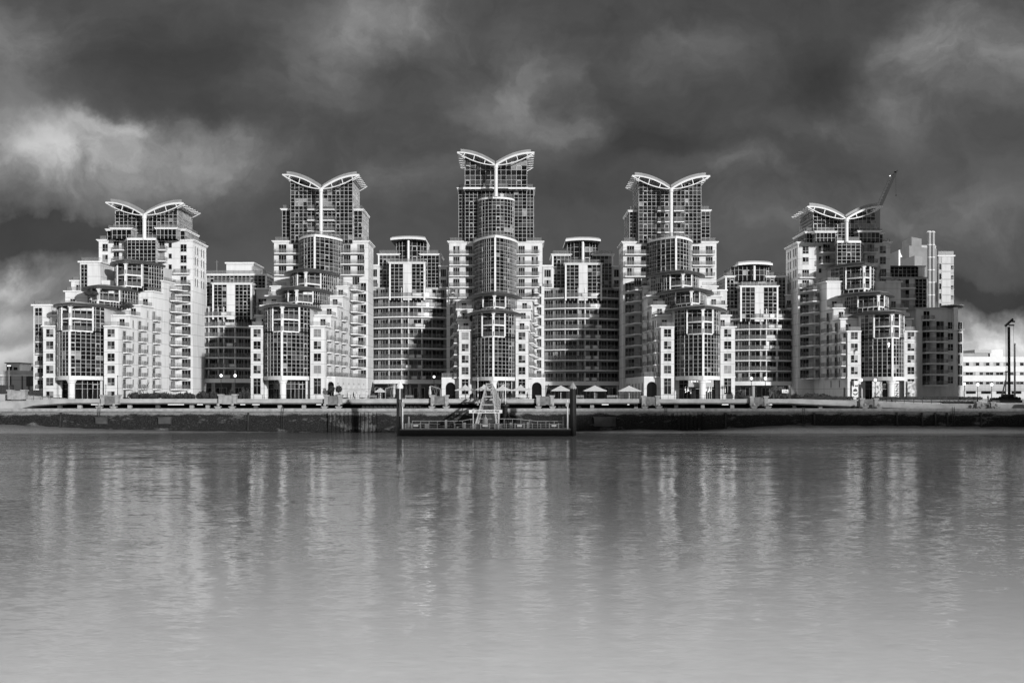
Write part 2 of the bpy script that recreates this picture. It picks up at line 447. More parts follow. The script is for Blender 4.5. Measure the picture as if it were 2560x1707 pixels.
def wings(parent, S, W):
    dF = S['f'][3]; d0 = S['pier_d']; axis = X(S['col'][0], dF)
    steps = S['steps']; res = {}
    for side, sg in (('l', -1), ('r', 1)):
        xf = X(S['pier'][0] if sg < 0 else S['pier'][3], d0); xb = S['wb'][0 if sg < 0 else 1]
        xb = X(xb, dF - 8)
        def xw(d, xf=xf, xb=xb): return xf + (xb-xf)*(d-d0)/(dF-8-d0)
        inn0 = X(S['pier'][1] if sg < 0 else S['pier'][2], d0)
        mb = MB(); n = len(steps)
        for i, (d, z) in enumerate(steps):
            d2 = steps[i+1][0] if i+1 < n else dF; inn = inn0 if i == 0 else axis
            a, b = xw(d), inn
            zlo = G if i == 0 else steps[i-1][1]
            p, q = ((a,d),(b,d)) if sg < 0 else ((b,d),(a,d))
            mb.face([(*p,zlo),(*q,zlo),(*q,z),(*p,z)])
            s, t = ((xw(d2),d2),(a,d)) if sg < 0 else ((a,d),(xw(d2),d2))
            mb.face([(*s,G),(*t,G),(*t,z),(*s,z)])
            mb.face([(*p,z),(*q,z),(inn,d2,z),(xw(d2),d2,z)] if sg < 0 else [(*p,z),(*q,z),(xw(d2),d2,z),(inn,d2,z)])
            if i == 0:
                s, t = ((b,d),(b,d0+6)) if sg < 0 else ((b,d0+6),(b,d))
                mb.face([(*s,G),(*t,G),(*t,z),(*s,z)])
            c = MB(); hx = (inn if i == 0 else xw(d) - sg*4.2)
            c.bar((xw(d)+sg*.4, d-.15, z-.16), (hx, d-.15, z-.16), .55, .32); c.bar((xw(d)+sg*.1, d, z-.16), (xw(d2)+sg*.1, d2, z-.16), .5, .32)
            c.build('cornice', CORN, parent)
            r = MB(); railing_mb(r, [(inn if i == 0 else xw(d)-sg*4, d+.3),(xw(d)-sg*.25,d+.3),(xw(d2)-sg*.25,d2)], z, 1.0, 1.4); r.build('railing', RMATS, parent)
        mb.build('wall', WHITE, parent)
        res[side] = xw
        # storey band over the ground floor
        bd = MB(); bd.bar((xw(d0)+sg*.12,d0-.03,13.05),(inn0,d0-.03,13.05),.22,.3); bd.build('string_course', CORN, parent)
        # pier front
        xm = (xw(d0)+inn0)/2
        for k in range(4): W.add(xm, d0, 13.2+3*k+.75, 1.75, 1.95, 0, 'w4')
        if S.get('homes'): W.add(xm, d0, 10.95, 1.75, 1.95, 0, 'w4'); W.add(xm, d0, G+.3, 1.75, 1.7, 0, 'w4')
        else: W.add(xm, d0, G+1.3, 1.75, 3.9, 0, 'tall')
        # stepped-back fronts: one french window each
        for i in range(1, n):
            d, z = steps[i]; W.add(xw(d)-sg*2.0, d, steps[i-1][1]+.15, 1.3, 1.95, 0, 'door2')
        # flank: three ranks of balconies and slits between them
        if side in S['flanks']:
            zt = lambda d: [z for dd, z in steps if dd <= d+.01][-1]
            for fr in (.11, .36, .60):
                d = d0 + fr*(dF-d0)
                n_ = Vector((sg, 0)); rz = rz_of(n_)
                for k in range(-1 if S.get('homes') else 0, 9):
                    z = 13.2+3*k
                    if z + 2.6 > zt(d-1.2): break
                    W.add(xw(d), d, z+.05, 3.1, 2.3, rz, 'door'); balcony(parent, xw(d), d, z, 3.5, 1.15, rz)
                if S.get('homes'): W.add(xw(d), d, G+.1, 2.6, 2.2, rz, 'door')
                elif fr < .3: W.add(xw(d), d, G+.4, 1.8, 2.6, rz, 'door2')
            for fr in (.235, .48):
                d = d0 + fr*(dF-d0)
                for k in range(-1, 9):
                    z = 13.2+3*k+.5
                    if z + 2.2 > zt(d-.6): break
                    W.add(xw(d), d, z, .95, 1.8, rz_of(Vector((sg,0))), 'w1')
            # re-entrant corner: cranked balconies up the tower front
            fx = X(S['f'][0] if sg < 0 else S['f'][1], dF); x0 = xw(dF)
            wdt = abs(fx-x0)
            for k in range(-1 if S.get('homes') else 0, S.get('nnotch', 9)):
                z = 13.2+3*k
                e = [(x0, dF-5.2),(x0+sg*min(2.0,wdt*.4), dF-5.0),(x0+sg*min(3.2,wdt*.6), dF-1.7),(fx-sg*.9, dF-1.7),(fx-sg*.9, dF)]
                pl = e + [(x0, dF)]
                if z + 1 < zt(dF-5) or k < 99:
                    if sg < 0: balcony_poly(parent, pl[::-1], e, z)
                    else: balcony_poly(parent, pl, e, z)
                W.add(x0+sg*(wdt*.60), dF, z+.05, min(2.6, wdt*.55), 2.2, 0, 'door')
                W.add(x0, dF-2.8, z+.05, 2.4, 2.2, rz_of(Vector((sg,0))), 'door') if z+2.4 < zt(dF-4) else None
    return res

def arcade(parent, p, q, z0, z1, spans, W=None, name='arcade_wall', depth=.9, mat=None):
    """wall from p to q (plan) with round-headed openings; spans = [(t centre metres, width, head height)]"""
    P = Vector(p); Q = Vector(q); L = (Q-P).length; t = (Q-P)/L; n = Vector((t.y, -t.x))
    def pt(s, z, o=0): return (P.x+t.x*s+n.x*o, P.y+t.y*s+n.y*o, z)
    mb = MB(); s = 0
    for c, w, h in spans:
        a, b = c-w/2, c+w/2; r = w/2; zs = z0+h-r
        mb.face([pt(s,z0),pt(a,z0),pt(a,z1),pt(s,z1)])
        K = 10; arc = [(c-r*math.cos(math.pi*i/K), zs+r*math.sin(math.pi*i/K)) for i in range(K+1)]
        for (u, zu), (v, zv) in zip(arc, arc[1:]): mb.face([pt(u,zu),pt(v,zv),pt(v,z1),pt(u,z1)])
        rim = [(a,z0)] + arc + [(b,z0)]
        for (u, zu), (v, zv) in zip(rim, rim[1:]): mb.face([pt(u,zu),pt(u,zu,-depth),pt(v,zv,-depth),pt(v,zv)])
        mb.face([pt(u,zu,-depth) for u, zu in rim], 1)
        s = b
    mb.face([pt(s,z0),pt(L,z0),pt(L,z1),pt(s,z1)])
    mb.build(name, [mat or WHITE, G0], parent)

def tower(S):
    dF = S['f'][3]; cpx = S['col'][0]
    R = thing('apartment_tower', S['label'], 'apartment tower', (X(cpx, dF), dF, G), 'butterfly roofed apartment towers')
    W = WinSet(R)
    # crown with its butterfly roof
    x0, x1, d, db, rb = S['crown']
    zt = butterfly(R, S['roof'], S['crown'])
    a, b = X(x0, d), X(x1, d); v = X(S['roof'][0][0], S['roof'][3])
    m = MB(); curtain(m, [(a,db),(a,d),(v,d),(b,d),(b,db)], Z(rb,d)-.5, 0, top=zt, rh=S.get('crh', (.95,1.2,.9)), cw=S.get('ccw', 1.12), mix=(.25,.33,.36,.06)); m.build('crown_glazing', GL, R)
    if S.get('crown_base'):
        c = MB(); z = Z(S['crown_base'], d); c.box(a-.5,b+.5,d-.5,db,z-.5,z,0); c.build('cornice', CORN, R)
    px, wpx, rt, rbt, dc = S['col']
    c = MB(); r = wpx/2*dc/F; zb, ztp = Z(rbt,dc), Z(rt,dc)
    c.lathe(X(px,dc), dc, [(r*1.15,zb-.4),(r,zb),(r,ztp-.8),(r*1.25,ztp-.6),(r*1.25,ztp+.2)], 14, 0); c.build('mast_column', WSTEEL, R)
    for bx in S.get('boxes', []): rect_volume(R, bx)
    for (p0, p1, rows, d, dep) in S.get('balconies', []):
        for rw in rows:
            balcony(R, X((p0+p1)/2, d), d, Z(rw, d), (p1-p0)*d/F, dep, 0)
    # main tower block
    f0, f1, ft, dF, fb = S['f']
    a, b, z1 = X(f0,dF), X(f1,dF), Z(ft,dF)
    m = MB(); m.wall([(a,fb),(a,dF),(b,dF),(b,fb)], G, z1-.5); m.face([(a,dF,z1-.5),(b,dF,z1-.5),(b,fb,z1-.5),(a,fb,z1-.5)]); m.build('wall', WHITE, R)
    c = MB(); c.box(a-.3,b+.3,dF-.3,fb+.1,z1-.5,z1-.25,0); c.box(a-.55,b+.55,dF-.55,fb+.2,z1-.25,z1,0); c.build('cornice', CORN, R)
    r_ = MB(); railing_mb(r_, [(a+.2,fb),(a+.2,dF+.2),(b-.2,dF+.2),(b-.2,fb)], z1, 1.0, 1.6); r_.build('railing', RMATS, R)
    for (pxs, rows, w, h, st) in S.get('wins', []):
        for p in pxs:
            for rw in rows: W.add(X(p,dF), dF, Z(rw,dF), w, h, 0, st)
    if S.get('side'):
        sg, rows = S['side']; xs = b if sg > 0 else a
        for rw in rows:
            for fr in (.17, .34, .62, .8): W.add(xs, dF+fr*(fb-dF), Z(rw,dF), .75, 2.0, rz_of(Vector((sg,0))), 'w1')
    # central bay above the canopies
    if 'bay' in S:
        B = S['bay']; pts = [(X(p,d),d) for p, d in B['path']]
        if B['kind'] == 'prow':
            l, r = prow(*pts); path = l + r[1:]
        elif B['kind'] == 'drum':
            (xa,ya),(xb,yb) = pts; path = []
            for i in range(13):
                t = math.pi*i/12; path.append(((xa+xb)/2-(xb-xa)/2*math.cos(t), ya-(xb-xa)*.42*math.sin(t)))
        else: path = pts
        zt_, zb_ = B['z']
        m = MB(); curtain(m, path, zb_, zt_-.6, mix=(.42,.32,.22,.04)); m.build('glass_bay', GL, R)
        c = MB(); big = [(x+(x-(path[0][0]+path[-1][0])/2)*.03, y-.35) for x, y in path]
        c.prism(big+[(path[-1][0],path[-1][1]+.2),(path[0][0],path[0][1]+.2)], zt_-.6, zt_, 0); c.build('bay_cornice', CORN, R)
        if B['kind'] == 'prow':
            q = MB(); p = pts[1]; q.bar((p[0],p[1]-.05,zb_),(p[0],p[1]-.05,zt_-.6),.5,.35,0); q.build('corner_mullion', CORN, R)
        rr = MB(); railing_mb(rr, [(x,y+.3) for x,y in path], zt_, 1.0, 2); rr.build('railing', RMATS, R)
    if 'drum' in S:
        B = S['drum']; (xa,ya),(xb,yb) = [(X(p,d),d) for p,d in B['path']]; path = []
        for i in range(15):
            t = math.pi*i/14; path.append(((xa+xb)/2-(xb-xa)/2*math.cos(t), ya-(xb-xa)*.5*math.sin(t)))
        m = MB(); curtain(m, path, B['z'][1], B['z'][0]-.5, cw=.95); m.build('glass_drum', GL, R)
        c = MB(); c.prism([(x+(x-(xa+xb)/2)*.05, y-.25) for x,y in path]+[(xb,yb+.2),(xa,ya+.2)], B['z'][0]-.5, B['z'][0], 0); c.build('bay_cornice', CORN, R)
        rr = MB(); railing_mb(rr, path, B['z'][0], 1.0, 2); rr.build('railing', RMATS, R)
    # stepped wings and the canopied glass prow
    wings(R, S, W)
    n = len(S['tiers'])
    for i, T in enumerate(S['tiers']):
        T['zb'] = 13.2 if i == n-1 else Z(S['tiers'][i+1]['P'][1], S['tiers'][i+1]['dp']) + .3
        tier(R, T, dF, ground=(i == n-1), pier_d=S['pier_d'] if i == n-1 else None)
    # arcaded podium beside the pier
    for (sg, pf, pb, big) in S.get('podium', []):
        d0 = S['pier_d'] + 2; d1 = dF - .3
        xe = X(S['pier'][0] if sg < 0 else S['pier'][3], S['pier_d'])
        xf = X(pf, d0); xb_ = X(pb, d1)
        if sg > 0: front = ((xe+.02,d0),(xf,d0)); side = ((xf,d0),(xb_,d1))
        else: front = ((xf,d0),(xe-.02,d0)); side = ((xb_,d1),(xf,d0))
        Lf = abs(xf-xe); arcade(R, front[0], front[1], G, 12.9, [(Lf/2, min(2.6, Lf*.7), 4.4)])
        Ls = math.hypot(side[1][0]-side[0][0], side[1][1]-side[0][1]); k = 6
        arcade(R, side[0], side[1], G, 12.9, [(Ls*(i+.5)/k, 2.0, 4.2) for i in range(k)])
        c = MB(); rp = [front[0],front[1],side[1],(front[0][0],d1)] if sg > 0 else [side[0],side[1],front[1],(front[1][0],d1)]
        c.prism(rp, 12.9, 13.2, 0); c.build('podium_roof', CORN, R)
        rr = MB(); railing_mb(rr, [front[0],front[1],side[1]] if sg > 0 else [side[0],side[1],front[1]], 13.2, 1.05, 1.0); rr.build('railing', RMATS, R)
    for ex in S.get('extra', []): ex(R, W)
    W.flush(); return R

def st(d0, dF, n=5, z0=25.7, dz=3.0, last=None):
    k = (dF-d0)/(n+.6)
    s = [(d0, z0)] + [(d0+k*i+ (1.0 if i else 0), z0+dz*i) for i in range(1, n)]
    return s
def t1_extra(R, W):
    # set-back left annexe with its glazed strip, and the lower outer block
    for (x0, x1, rt, d, db, gx) in ((200, 251, 653, 276, 284.9, (203, 219)), (83.5, 128, 761, 262, 275, (88, 106))):
        a, b, z1 = X(x0,d), X(x1,d), Z(rt,d)
        m = MB(); m.wall([(a,db),(a,d),(b,d),(b,db)], G, z1-.4); m.face([(a,d,z1-.4),(b,d,z1-.4),(b,db,z1-.4),(a,db,z1-.4)]); m.build('wall', WHITE, R)
        c = MB(); c.box(a-.45,b+.45,d-.45,db-.05,z1-.4,z1,0); c.build('cornice', CORN, R)
        g = MB(); curtain(g, [(X(gx[0],d),d-.06),(X(gx[1],d),d-.06)], G+12 if x0 < 100 else 27, z1-.9, cw=1.0); g.build('glass_strip', GL, R)
        r = MB(); railing_mb(r, [(a+.2,db),(a+.2,d+.2),(b-.2,d+.2)], z1, 1.0); r.build('railing', RMATS, R)
    a, b = X(92,262), X(110,262)
    for k in range(-1, 4):
        balcony(R, (a+b)/2+.1, 262, 13.2+3*k-.1, 1.75, 1.1, 0); W.add((a+b)/2, 262, 13.2+3*k, 1.5, 2.2, 0, 'door2')
def t5_extra(R, W): pass

TOWERS = [
 dict(label='far left apartment tower, lowest butterfly roof, broad white stepped right wing in full sun',
  homes=True, crown=(288.5,442.7,284,297,597), roof=((358.7,538.5),(264,506.6),(458.6,508.7),280,295.5), col=(361,9.5,541,596,279.5),
  boxes=[(281,328,570,597,281,284,'glass'),(391.6,440,569,597,281,284,'glass'),(441,462,573,598,284.2,296,'glass'),(269,287.5,573,600,284.2,296,'glass')],
  f=(247,482,599,285,297.5), wins=[([459,],[629,656.5],1.7,2.0,'w4'),([459],[684,711],1.7,2.2,'door2'),([425.6],[619,646,673,700],.9,1.3,'w1'),([263,],[628,655],1.5,2.0,'w4'),([291,405],[622,650],1.5,2.2,'door2')],
  balconies=[(289,329,[626.5,654],285,2.2),(367,419,[626.5,654],285,2.2),(438,476,[684,712,738],285,1.5)],
  side=(1,[632,659,686,713]), bay=dict(kind='flat', path=[(311,285),(319,279.5),(389,279.5),(396,285)], z=(Z(596,280),Z(672,280))),
  pier=(107.8,141.5,259.8,296), pier_d=255, wb=(178,406), flanks='r', nnotch=9,
  steps=[(255,25.7),(260.5,28.8),(266,31.8),(272,36.0),(277,39.3)],
  tiers=[dict(L=(275,664),P=(311,652.6),R=(414,667.5),dp=266,gl=287,gp=313,gr=408,posts=(288,347),nlog=2),
         dict(L=(204.6,728),P=(242.8,716),R=(351,731.5),dp=256,gl=222,gp=245,gr=345,posts=(223,281),nlog=1),
         dict(L=(133,768),P=(178,760),R=(294,774),dp=246,gl=144,gp=174.5,gr=261,posts=(149,216),nlog=2)],
  extra=[t1_extra]),
 dict(label='second apartment tower from the left, tall glazed crown behind a white mast, right flank sunlit',
  crown=(727,881,284,296.6,603), roof=((802.5,473),(706,437),(898,438),280,295.5), col=(802.5,8.6,474,590,279.5), crh=(.95,1.2,.9),
  boxes=[(706,724.5,522,603,286.5,297,'glass'),(885,905,523,603,286.5,299,'glass')],
  f=(685,920,602,285,296), balconies=[(771,793,[525,552,579],284,1.6),(806,838,[525,552,579],284,1.6),(689,752,[634,661,688],285,1.6),(850,912,[634,661,687.5],285,1.6)],
  wins=[([706.5,742],[634,661,688],2.1,2.5,'door'),([868,902],[634,661,687.5],1.9,2.5,'door'),([890],[712],1.9,2.2,'door')],
  bay=dict(kind='prow', path=[(747,285),(787,275),(858,285)], z=(51.3,38)),
  side=(1,[640,667,694]), pier=(626.9,658.8,775.7,811.5), pier_d=255, wb=(674,866), flanks='r',
  steps=[(255,25.7),(261,28.8),(267,31.8),(273,34.9),(279,38.0)],
  tiers=[dict(L=(710,687),P=(762,674.5),R=(850,691),dp=265,gl=726,gp=764,gr=842,posts=(741,796),nlog=2),
         dict(L=(689,732.5),P=(738,719.5),R=(834,735),dp=257,gl=704,gp=741,gr=824,posts=(717,775),nlog=1),
         dict(L=(647,775),P=(700,762),R=(805,777),dp=246.5,gl=660,gp=705,gr=775,posts=(679,742),nlog=2)],
  podium=[(1,838,915,2.6)]),
 dict(label='tallest apartment tower, in the middle, with glazed drum below its butterfly roof',
  crown=(1162.5,1316.7,290,306,471), crown_base=469, crh=(1.5,1.3,1.3), ccw=1.35, roof=((1239,413.5),(1142.8,381.5),(1336,382.5),286,305), col=(1240,8.6,415,489,284.5),
  boxes=[(1147,1163,470,603,293.5,304,'glass'),(1163,1316,471,603,292,292.6,'glass'),(1317,1333.5,470,603,293.5,304,'glass')],
  balconies=[(1208,1232,[471],290,1.6),(1245,1271,[471],290,1.6),(1124,1190,[636.5,663,690,718,744],293,1.5),(1290,1348,[636,663,690,718,744],293,1.5)],
  drum=dict(path=[(1197,292),(1285,292)], z=(Z(489,285),50)),
  f=(1123,1356,603,293,305), wins=[([1141,1173],[636.5,663,690,718,744],1.8,2.4,'door'),([1304,1337],[636,663,690,718,744],1.8,2.4,'door'),([1152,1324],[772],1.9,2.2,'door')],
  bay=dict(kind='prow', path=[(1184,293),(1238,281),(1294,293)], z=(Z(588,281),35)),
  pier=(1147.5,1178.5,1289,1321), pier_d=268, wb=(1141,1331), flanks='lr', nnotch=9,
  steps=[(268,25.5),(273,28.6),(278,31.7),(283,34.6)],
  tiers=[dict(L=(1167,746),P=(1234.6,734),R=(1305,747),dp=268,gl=1186,gp=1236,gr=1292,posts=(1207,1263.5),nlog=1),
         dict(L=(1162,789),P=(1233.6,778),R=(1310,790),dp=258.5,gl=1179,gp=1233.5,gr=1289,posts=(1205,1262),nlog=2)],
  podium=[(-1,1104,1118,2.6),(1,1363,1357,2.6)]),
 dict(label='apartment tower right of the tallest one, dark shaded left flank, riverside restaurant below',
  crown=(1597,1752,284,296.6,603), roof=((1677.5,473),(1580,440),(1775,441),280,296), col=(1678,8.6,474,592,279.5),
  boxes=[(1574,1590.5,526,603,286.5,299,'glass'),(1753,1774,525,603,286.5,297,'glass')],
  f=(1558,1791,604,285,296), balconies=[(1642,1673,[528.5,556,582],284,1.6),(1682.5,1708,[528.5,556,582],284,1.6),(1561,1622,[636.5,664,691.5],285,1.6),(1729,1785,[637,664,692],285,1.6)],
  wins=[([1576.5,1611],[636.5,664,691.5],2.0,2.4,'door'),([1740,1773],[637,664,692],1.9,2.4,'door'),([1594],[716],1.9,2.2,'door')],
  bay=dict(kind='prow', path=[(1617,285),(1690,275),(1730,285)], z=(Z(590,275),38)),
  side=(-1,[642,669,696]), pier=(1652.5,1685.5,1801,1837.5), pier_d=255, wb=(1612,1796), flanks='l',
  steps=[(255,25.5),(261,28.8),(267,31.8),(273,34.9),(279,38.0)],
  tiers=[dict(L=(1614,693.5),P=(1710,679.6),R=(1763,692.5),dp=265,gl=1627,gp=1708,gr=1747,posts=(1678,1732),nlog=2),
         dict(L=(1640,737.5),P=(1733,722.5),R=(1785,736.5),dp=257,gl=1657,gp=1729,gr=1766,posts=(1696,1753),nlog=1),
         dict(L=(1661,780.5),P=(1762,768),R=(1818,780.5),dp=246.5,gl=1687,gp=1758,gr=1800,posts=(1722,1785),nlog=2)],
  podium=[(-1,1610,1564,2.6)]),
 dict(label='far right apartment tower, right half and left flank in shadow, sunlit prow corner',
  crown=(2033,2187,284,297,602), roof=((2116,548),(2018,517),(2206,517),280,296), col=(2116.5,9,549,602,279.5),
  boxes=[(2040,2088,578,604,281,284,'glass'),(2147,2198,577,604,281,284,'glass'),(2015,2032,579,606,284.2,296,'glass'),(2198.5,2206,582,606,284.2,296,'glass')],
  f=(1995,2226,605,286,298.5), wins=[([2014],[634,661],1.7,2.0,'w4'),([2014],[694,720],1.9,2.2,'door'),([2207],[633,660],1.7,2.0,'w4'),([2050],[626,652,682,708],.8,1.2,'w1'),([2066,2177],[632,660],1.9,2.3,'door'),([2207],[692,718],1.9,2.2,'door')],
  balconies=[(2047,2108,[632,660],286,2.0),(2150,2189,[632,660],286,2.0),(1996,2036,[694,720],286,1.5),(2197,2225,[693,719],286,1.5)],
  side=(-1,[636,663,690,717]), bay=dict(kind='flat', path=[(2086,286),(2093,280),(2150,280),(2160,286)], z=(Z(602,280),Z(678,280))),
  pier=(2119,2152.5,2261,2293.5), pier_d=266, wb=(2067,2252), flanks='l', nnotch=9,
  steps=[(266,25.1),(270,28.6),(274,31.7),(278,39.2)],
  tiers=[dict(L=(2065,673.5),P=(2162.6,660),R=(2201,673.5),dp=271,gl=2078,gp=2161,gr=2190,posts=(2124,2178),nlog=2),
         dict(L=(2094,744),P=(2201,733),R=(2236,743.5),dp=264,gl=2112,gp=2197,gr=2219,posts=(2157,2215),nlog=1),
         dict(L=(2122,791.5),P=(2237,781),R=(2273,791),dp=258,gl=2153,gp=2231,gr=2260,posts=(2194,2253),nlog=2)]),
]
for S in TOWERS: tower(S)

# ------------------------------------------------------------------ lower blocks between the towers
def mid_block(S):
    x0, x1 = S['x']; de = S['de']; dm = de - 3.5
    a, b = X(x0, de), X(x1, de); xc, hw = (a+b)/2, (b-a)/2
    R = thing('apartment_block', S['label'], 'apartment block', (xc, de, G), 'curved blocks between the towers')
    W = WinSet(R)
    def fy(x): return de - (de-dm)*(1-((x-xc)/hw)**2)
    NS = 14; xs = [a+(b-a)*i/NS for i in range(NS+1)]
    arc = [(x, fy(x)) for x in xs]; fac = [(x, fy(x)+1.7) for x in xs]
    rows = S['rows']; zs = [Z(r, de-1.5) for r in rows]      # slab tops, from the top down
    m = MB(); m.wall(fac, zs[-1], zs[0]+2.9); m.build('wall', MIDW, R)
    for i, z in enumerate(zs):
        th = 1.15 if i == len(zs)-1 else .34
        mb = MB(); mb.prism(arc + list(reversed(fac)), z-th, z); s = mb.build('balcony', SLAB, R)
        r = MB(); railing_mb(r, [(x, y+.1) for x, y in arc], z, 1.1, 1.6); r.build('railing', RMATS, s)
        for (fr, w) in ((.065,2.5),(.19,2.3),(.335,3.7),(.475,1.3),(.605,3.3),(.755,2.5),(.89,3.5)):
            x = a+(b-a)*fr; nx = -8*(de-dm)*0
            sl = 2*(de-dm)*(x-xc)/hw**2; n = Vector((sl, -1)).normalized()
            W.add(x, fy(x)+1.64, z+.05, w, 2.3, rz_of(n), 'door' if w > 2 else 'door2')
        for fr in (.265, .43, .52, .69):
            x = a+(b-a)*fr; f = MB(); f.box(x-.1, x+.1, fy(x)+.35, fy(x)+1.66, z, z+2.55); f.build('divider', PALE if fr < .5 else CORN, R)
        if rnd.random() < .8:
            for _ in range(2):
                x = a+(b-a)*rnd.uniform(.5,.72); p = MB(); p.box(x-.75, x+.75, fy(x)+.02, fy(x)+.06, z+.15, z+1.0); p.build('privacy_screen', PALE, R)
    # ground storey in the shade behind round columns
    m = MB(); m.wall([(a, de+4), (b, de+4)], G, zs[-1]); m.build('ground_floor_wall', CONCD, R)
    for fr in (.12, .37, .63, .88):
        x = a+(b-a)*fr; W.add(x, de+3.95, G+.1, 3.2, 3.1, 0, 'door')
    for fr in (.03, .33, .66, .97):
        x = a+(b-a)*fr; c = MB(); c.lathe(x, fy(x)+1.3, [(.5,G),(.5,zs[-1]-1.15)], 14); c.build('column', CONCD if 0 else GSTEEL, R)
    # glazed setbacks
    ux0, ux1, ut = S['setback']; d = de+1.5; z0 = zs[0]
    def glazed(px0, px1, rt, d, db, zb, name='glazed_storey', panel=None, mixv=(.5,.25,.18,.07)):
        A, B, z1 = X(px0,d), X(px1,d), Z(rt,d); m = MB()
        if panel:
            pa, pb = X(panel[0],d), X(panel[1],d)
            curtain(m, [(A,db),(A,d),(pa,d)], zb, z1-.5, mix=mixv); curtain(m, [(pb,d),(B,d),(B,db)], zb, z1-.5, mix=mixv)
            q = MB(); q.box(pa, pb, d-.12, d+.3, zb, z1-.5); q.build('panel', WHITE, R)
        else: curtain(m, [(A,db),(A,d),(B,d),(B,db)], zb, z1-.5, mix=mixv)
        m.build(name, GL, R)
        c = MB(); c.box(A-.3,B+.3,d-.3,db,z1-.5,z1-.22,0); c.box(A-.55,B+.55,d-.55,db,z1-.22,z1,0); c.build('cornice', CORN, R)
        r = MB(); railing_mb(r, [(A+.1,db),(A+.1,d+.1),(B-.1,d+.1),(B-.1,db)], z1, 1.0, 1.5); r.build('railing', RMATS, R)
        for sx in (A, B):
            q = MB(); q.box(sx-.22, sx+.22, d-.16, d+.16, zb, z1-.5); q.build('corner_post', CORN, R)
    glazed(ux0, ux1, ut, d, de+14, z0)
    bx0, bx1, bt, p0, p1 = S['bay']; glazed(bx0, bx1, bt, de-2.8, de+1.4, z0-1, 'glass_bay', (p0, p1))
    for (sx0, sx1, srt) in S['steps']:
        D6 = de+.6; A, B, z1 = X(sx0,D6), X(sx1,D6), Z(srt,D6)
        m = MB(); m.wall([(A,de+12),(A,D6),(B,D6),(B,de+12)], z0, z1-.4); m.build('wall', PALE, R)
        c = MB(); c.box(A-.3,B+.3,de+.2,de+12,z1-.4,z1); c.build('cornice', CORN, R)
        zz = z0
        while zz + 2.6 < z1:
            W.add((A+B)/2, D6, zz+.1, min(2.4,(B-A)*.7), 2.1, 0, 'door'); zz += 3.0
        if z1-z0 > 5: balcony(R, (A+B)/2, D6, z0+3.0, (B-A)*.95, 1.0, 0)
    kind, h0, h1, hr, hb = S['top']; d = de-2.5; dk = de+13
    if kind == 'roof':
        A, B, z1 = X(h0,d), X(h1,d), Z(hr,d); zb = Z(hb, d)-1
        rf = MB(); n = 8
        pts = [(A+(B-A)*i/n, z1-.12+.35*(1-((i/n-.5)*2)**2)) for i in range(n+1)]
        for (p, zp), (q, zq) in zip(pts, pts[1:]):
            rf.face([(p,d,zp-.62),(q,d,zq-.62),(q,d,zq),(p,d,zp)]); rf.face([(p,d,zp),(q,d,zq),(q,dk,zq),(p,dk,zp)]); rf.face([(p,dk,zp-.62),(q,dk,zq-.62),(q,d,zq-.62),(p,d,zp-.62)], 1)
        for x, z in (pts[0], pts[-1]): rf.face([(x,dk,z-.62),(x,d,z-.62),(x,d,z),(x,dk,z)])
        o = rf.build('roof', [WSTEEL, CONCD], R)
        pp = MB()
        for (p, zp), (q, zq) in zip(pts[:-1], pts[1:]): pp.face([(p+.2,d+1.4,zp),(q+.2 if q < B else B-.2,d+1.4,zq),(q+.2 if q < B else B-.2,d+1.4,zq+.55),(p+.2,d+1.4,zp+.55)])
        pp.build('parapet', ROOFG, o)
        ca, cb = S['core']; Ca, Cb = X(ca,d), X(cb,d)
        m = MB(); curtain(m, [(Ca-1.8,de+12),(Ca-1.8,d+4.5),(Ca,d+3),(Cb,d+3),(Cb+2.6,d+5.5),(Cb+2.6,de+12)], zb, z1-.6, cw=1.3, rh=(1.6,1.4)); m.build('penthouse_glazing', GL, R)
        c = MB(); cp = S['mast']; c.lathe(X(cp,d), d+1.6, [(.36,zb),(.36,z1-.6)], 12); c.build('mast_column', WSTEEL, R)
    else:
        A, B, z1 = X(h0,de+2), X(h1,de+2), Z(hr,de+2)
        m = MB(); m.box(A,B,de+2,de+13,Z(ut,de+1.5)+.02,z1-.4,skip='b'); m.build('plant_room', WHITE, R)
        c = MB(); c.box(A-.35,B+.35,de+1.6,de+13.3,z1-.4,z1); c.build('cornice', CORN, R)
    for (p0, p1, rt) in S['pillars']:
        A, B = X(p0,de-3.5), X(p1,de-3.5); m = MB(); m.box(A,B,de-3.5,de+5,G,Z(rt,de-3.5),skip='b'); m.build('end_pier', WHITE, R)
    if 'mast_px' in S:
        c = MB(); x = X(S['mast_px'],de+3); z = Z(S['setback'][2],de+1.5); c.lathe(x,de+3,[(.09,z),(.05,z+4.2)],6); c.bar((x-.5,de+3,z+3.6),(x+.5,de+3,z+3.6),.05,.05); c.build('aerial', GSTEEL, R)
    W.flush()
    # potted plants out on the balconies
    for q in range(15):
        i = rnd.randrange(len(zs)-1); x = a+(b-a)*rnd.uniform(.04,.96); pl = bpy.data.objects.new('potted_plant', PLANTS[q % 3])
        link(pl, (x, fy(x)+.45, zs[i])); tag(pl, 'small potted plant standing on a balcony of a curved apartment block', 'plant', 'balcony plants')
PLANTS = []
for q in range(3):
    m = MB(); m.lathe(0,0,[(.16,0),(.22,.4),(.18,.41)],8,0); hh = (.5,.8,1.1)[q]
    for _ in range(70):
        aa, c_ = rnd.uniform(0,6.283), rnd.uniform(-1,1); s_ = math.sqrt(1-c_*c_); p = Vector((.38*s_*math.cos(aa), .3*s_*math.sin(aa), .45+hh*.5+hh*.5*c_)); u = Vector((rnd.uniform(-1,1),rnd.uniform(-1,1),rnd.uniform(-1,1))).normalized()*.14; w = u.cross(Vector((.2,1,.3))).normalized()*.08
        m.face([p-u,p+w,p+u,p-w],1)
    PLANTS.append(m.mesh('potted_plant',[CONCD,LEAF]))
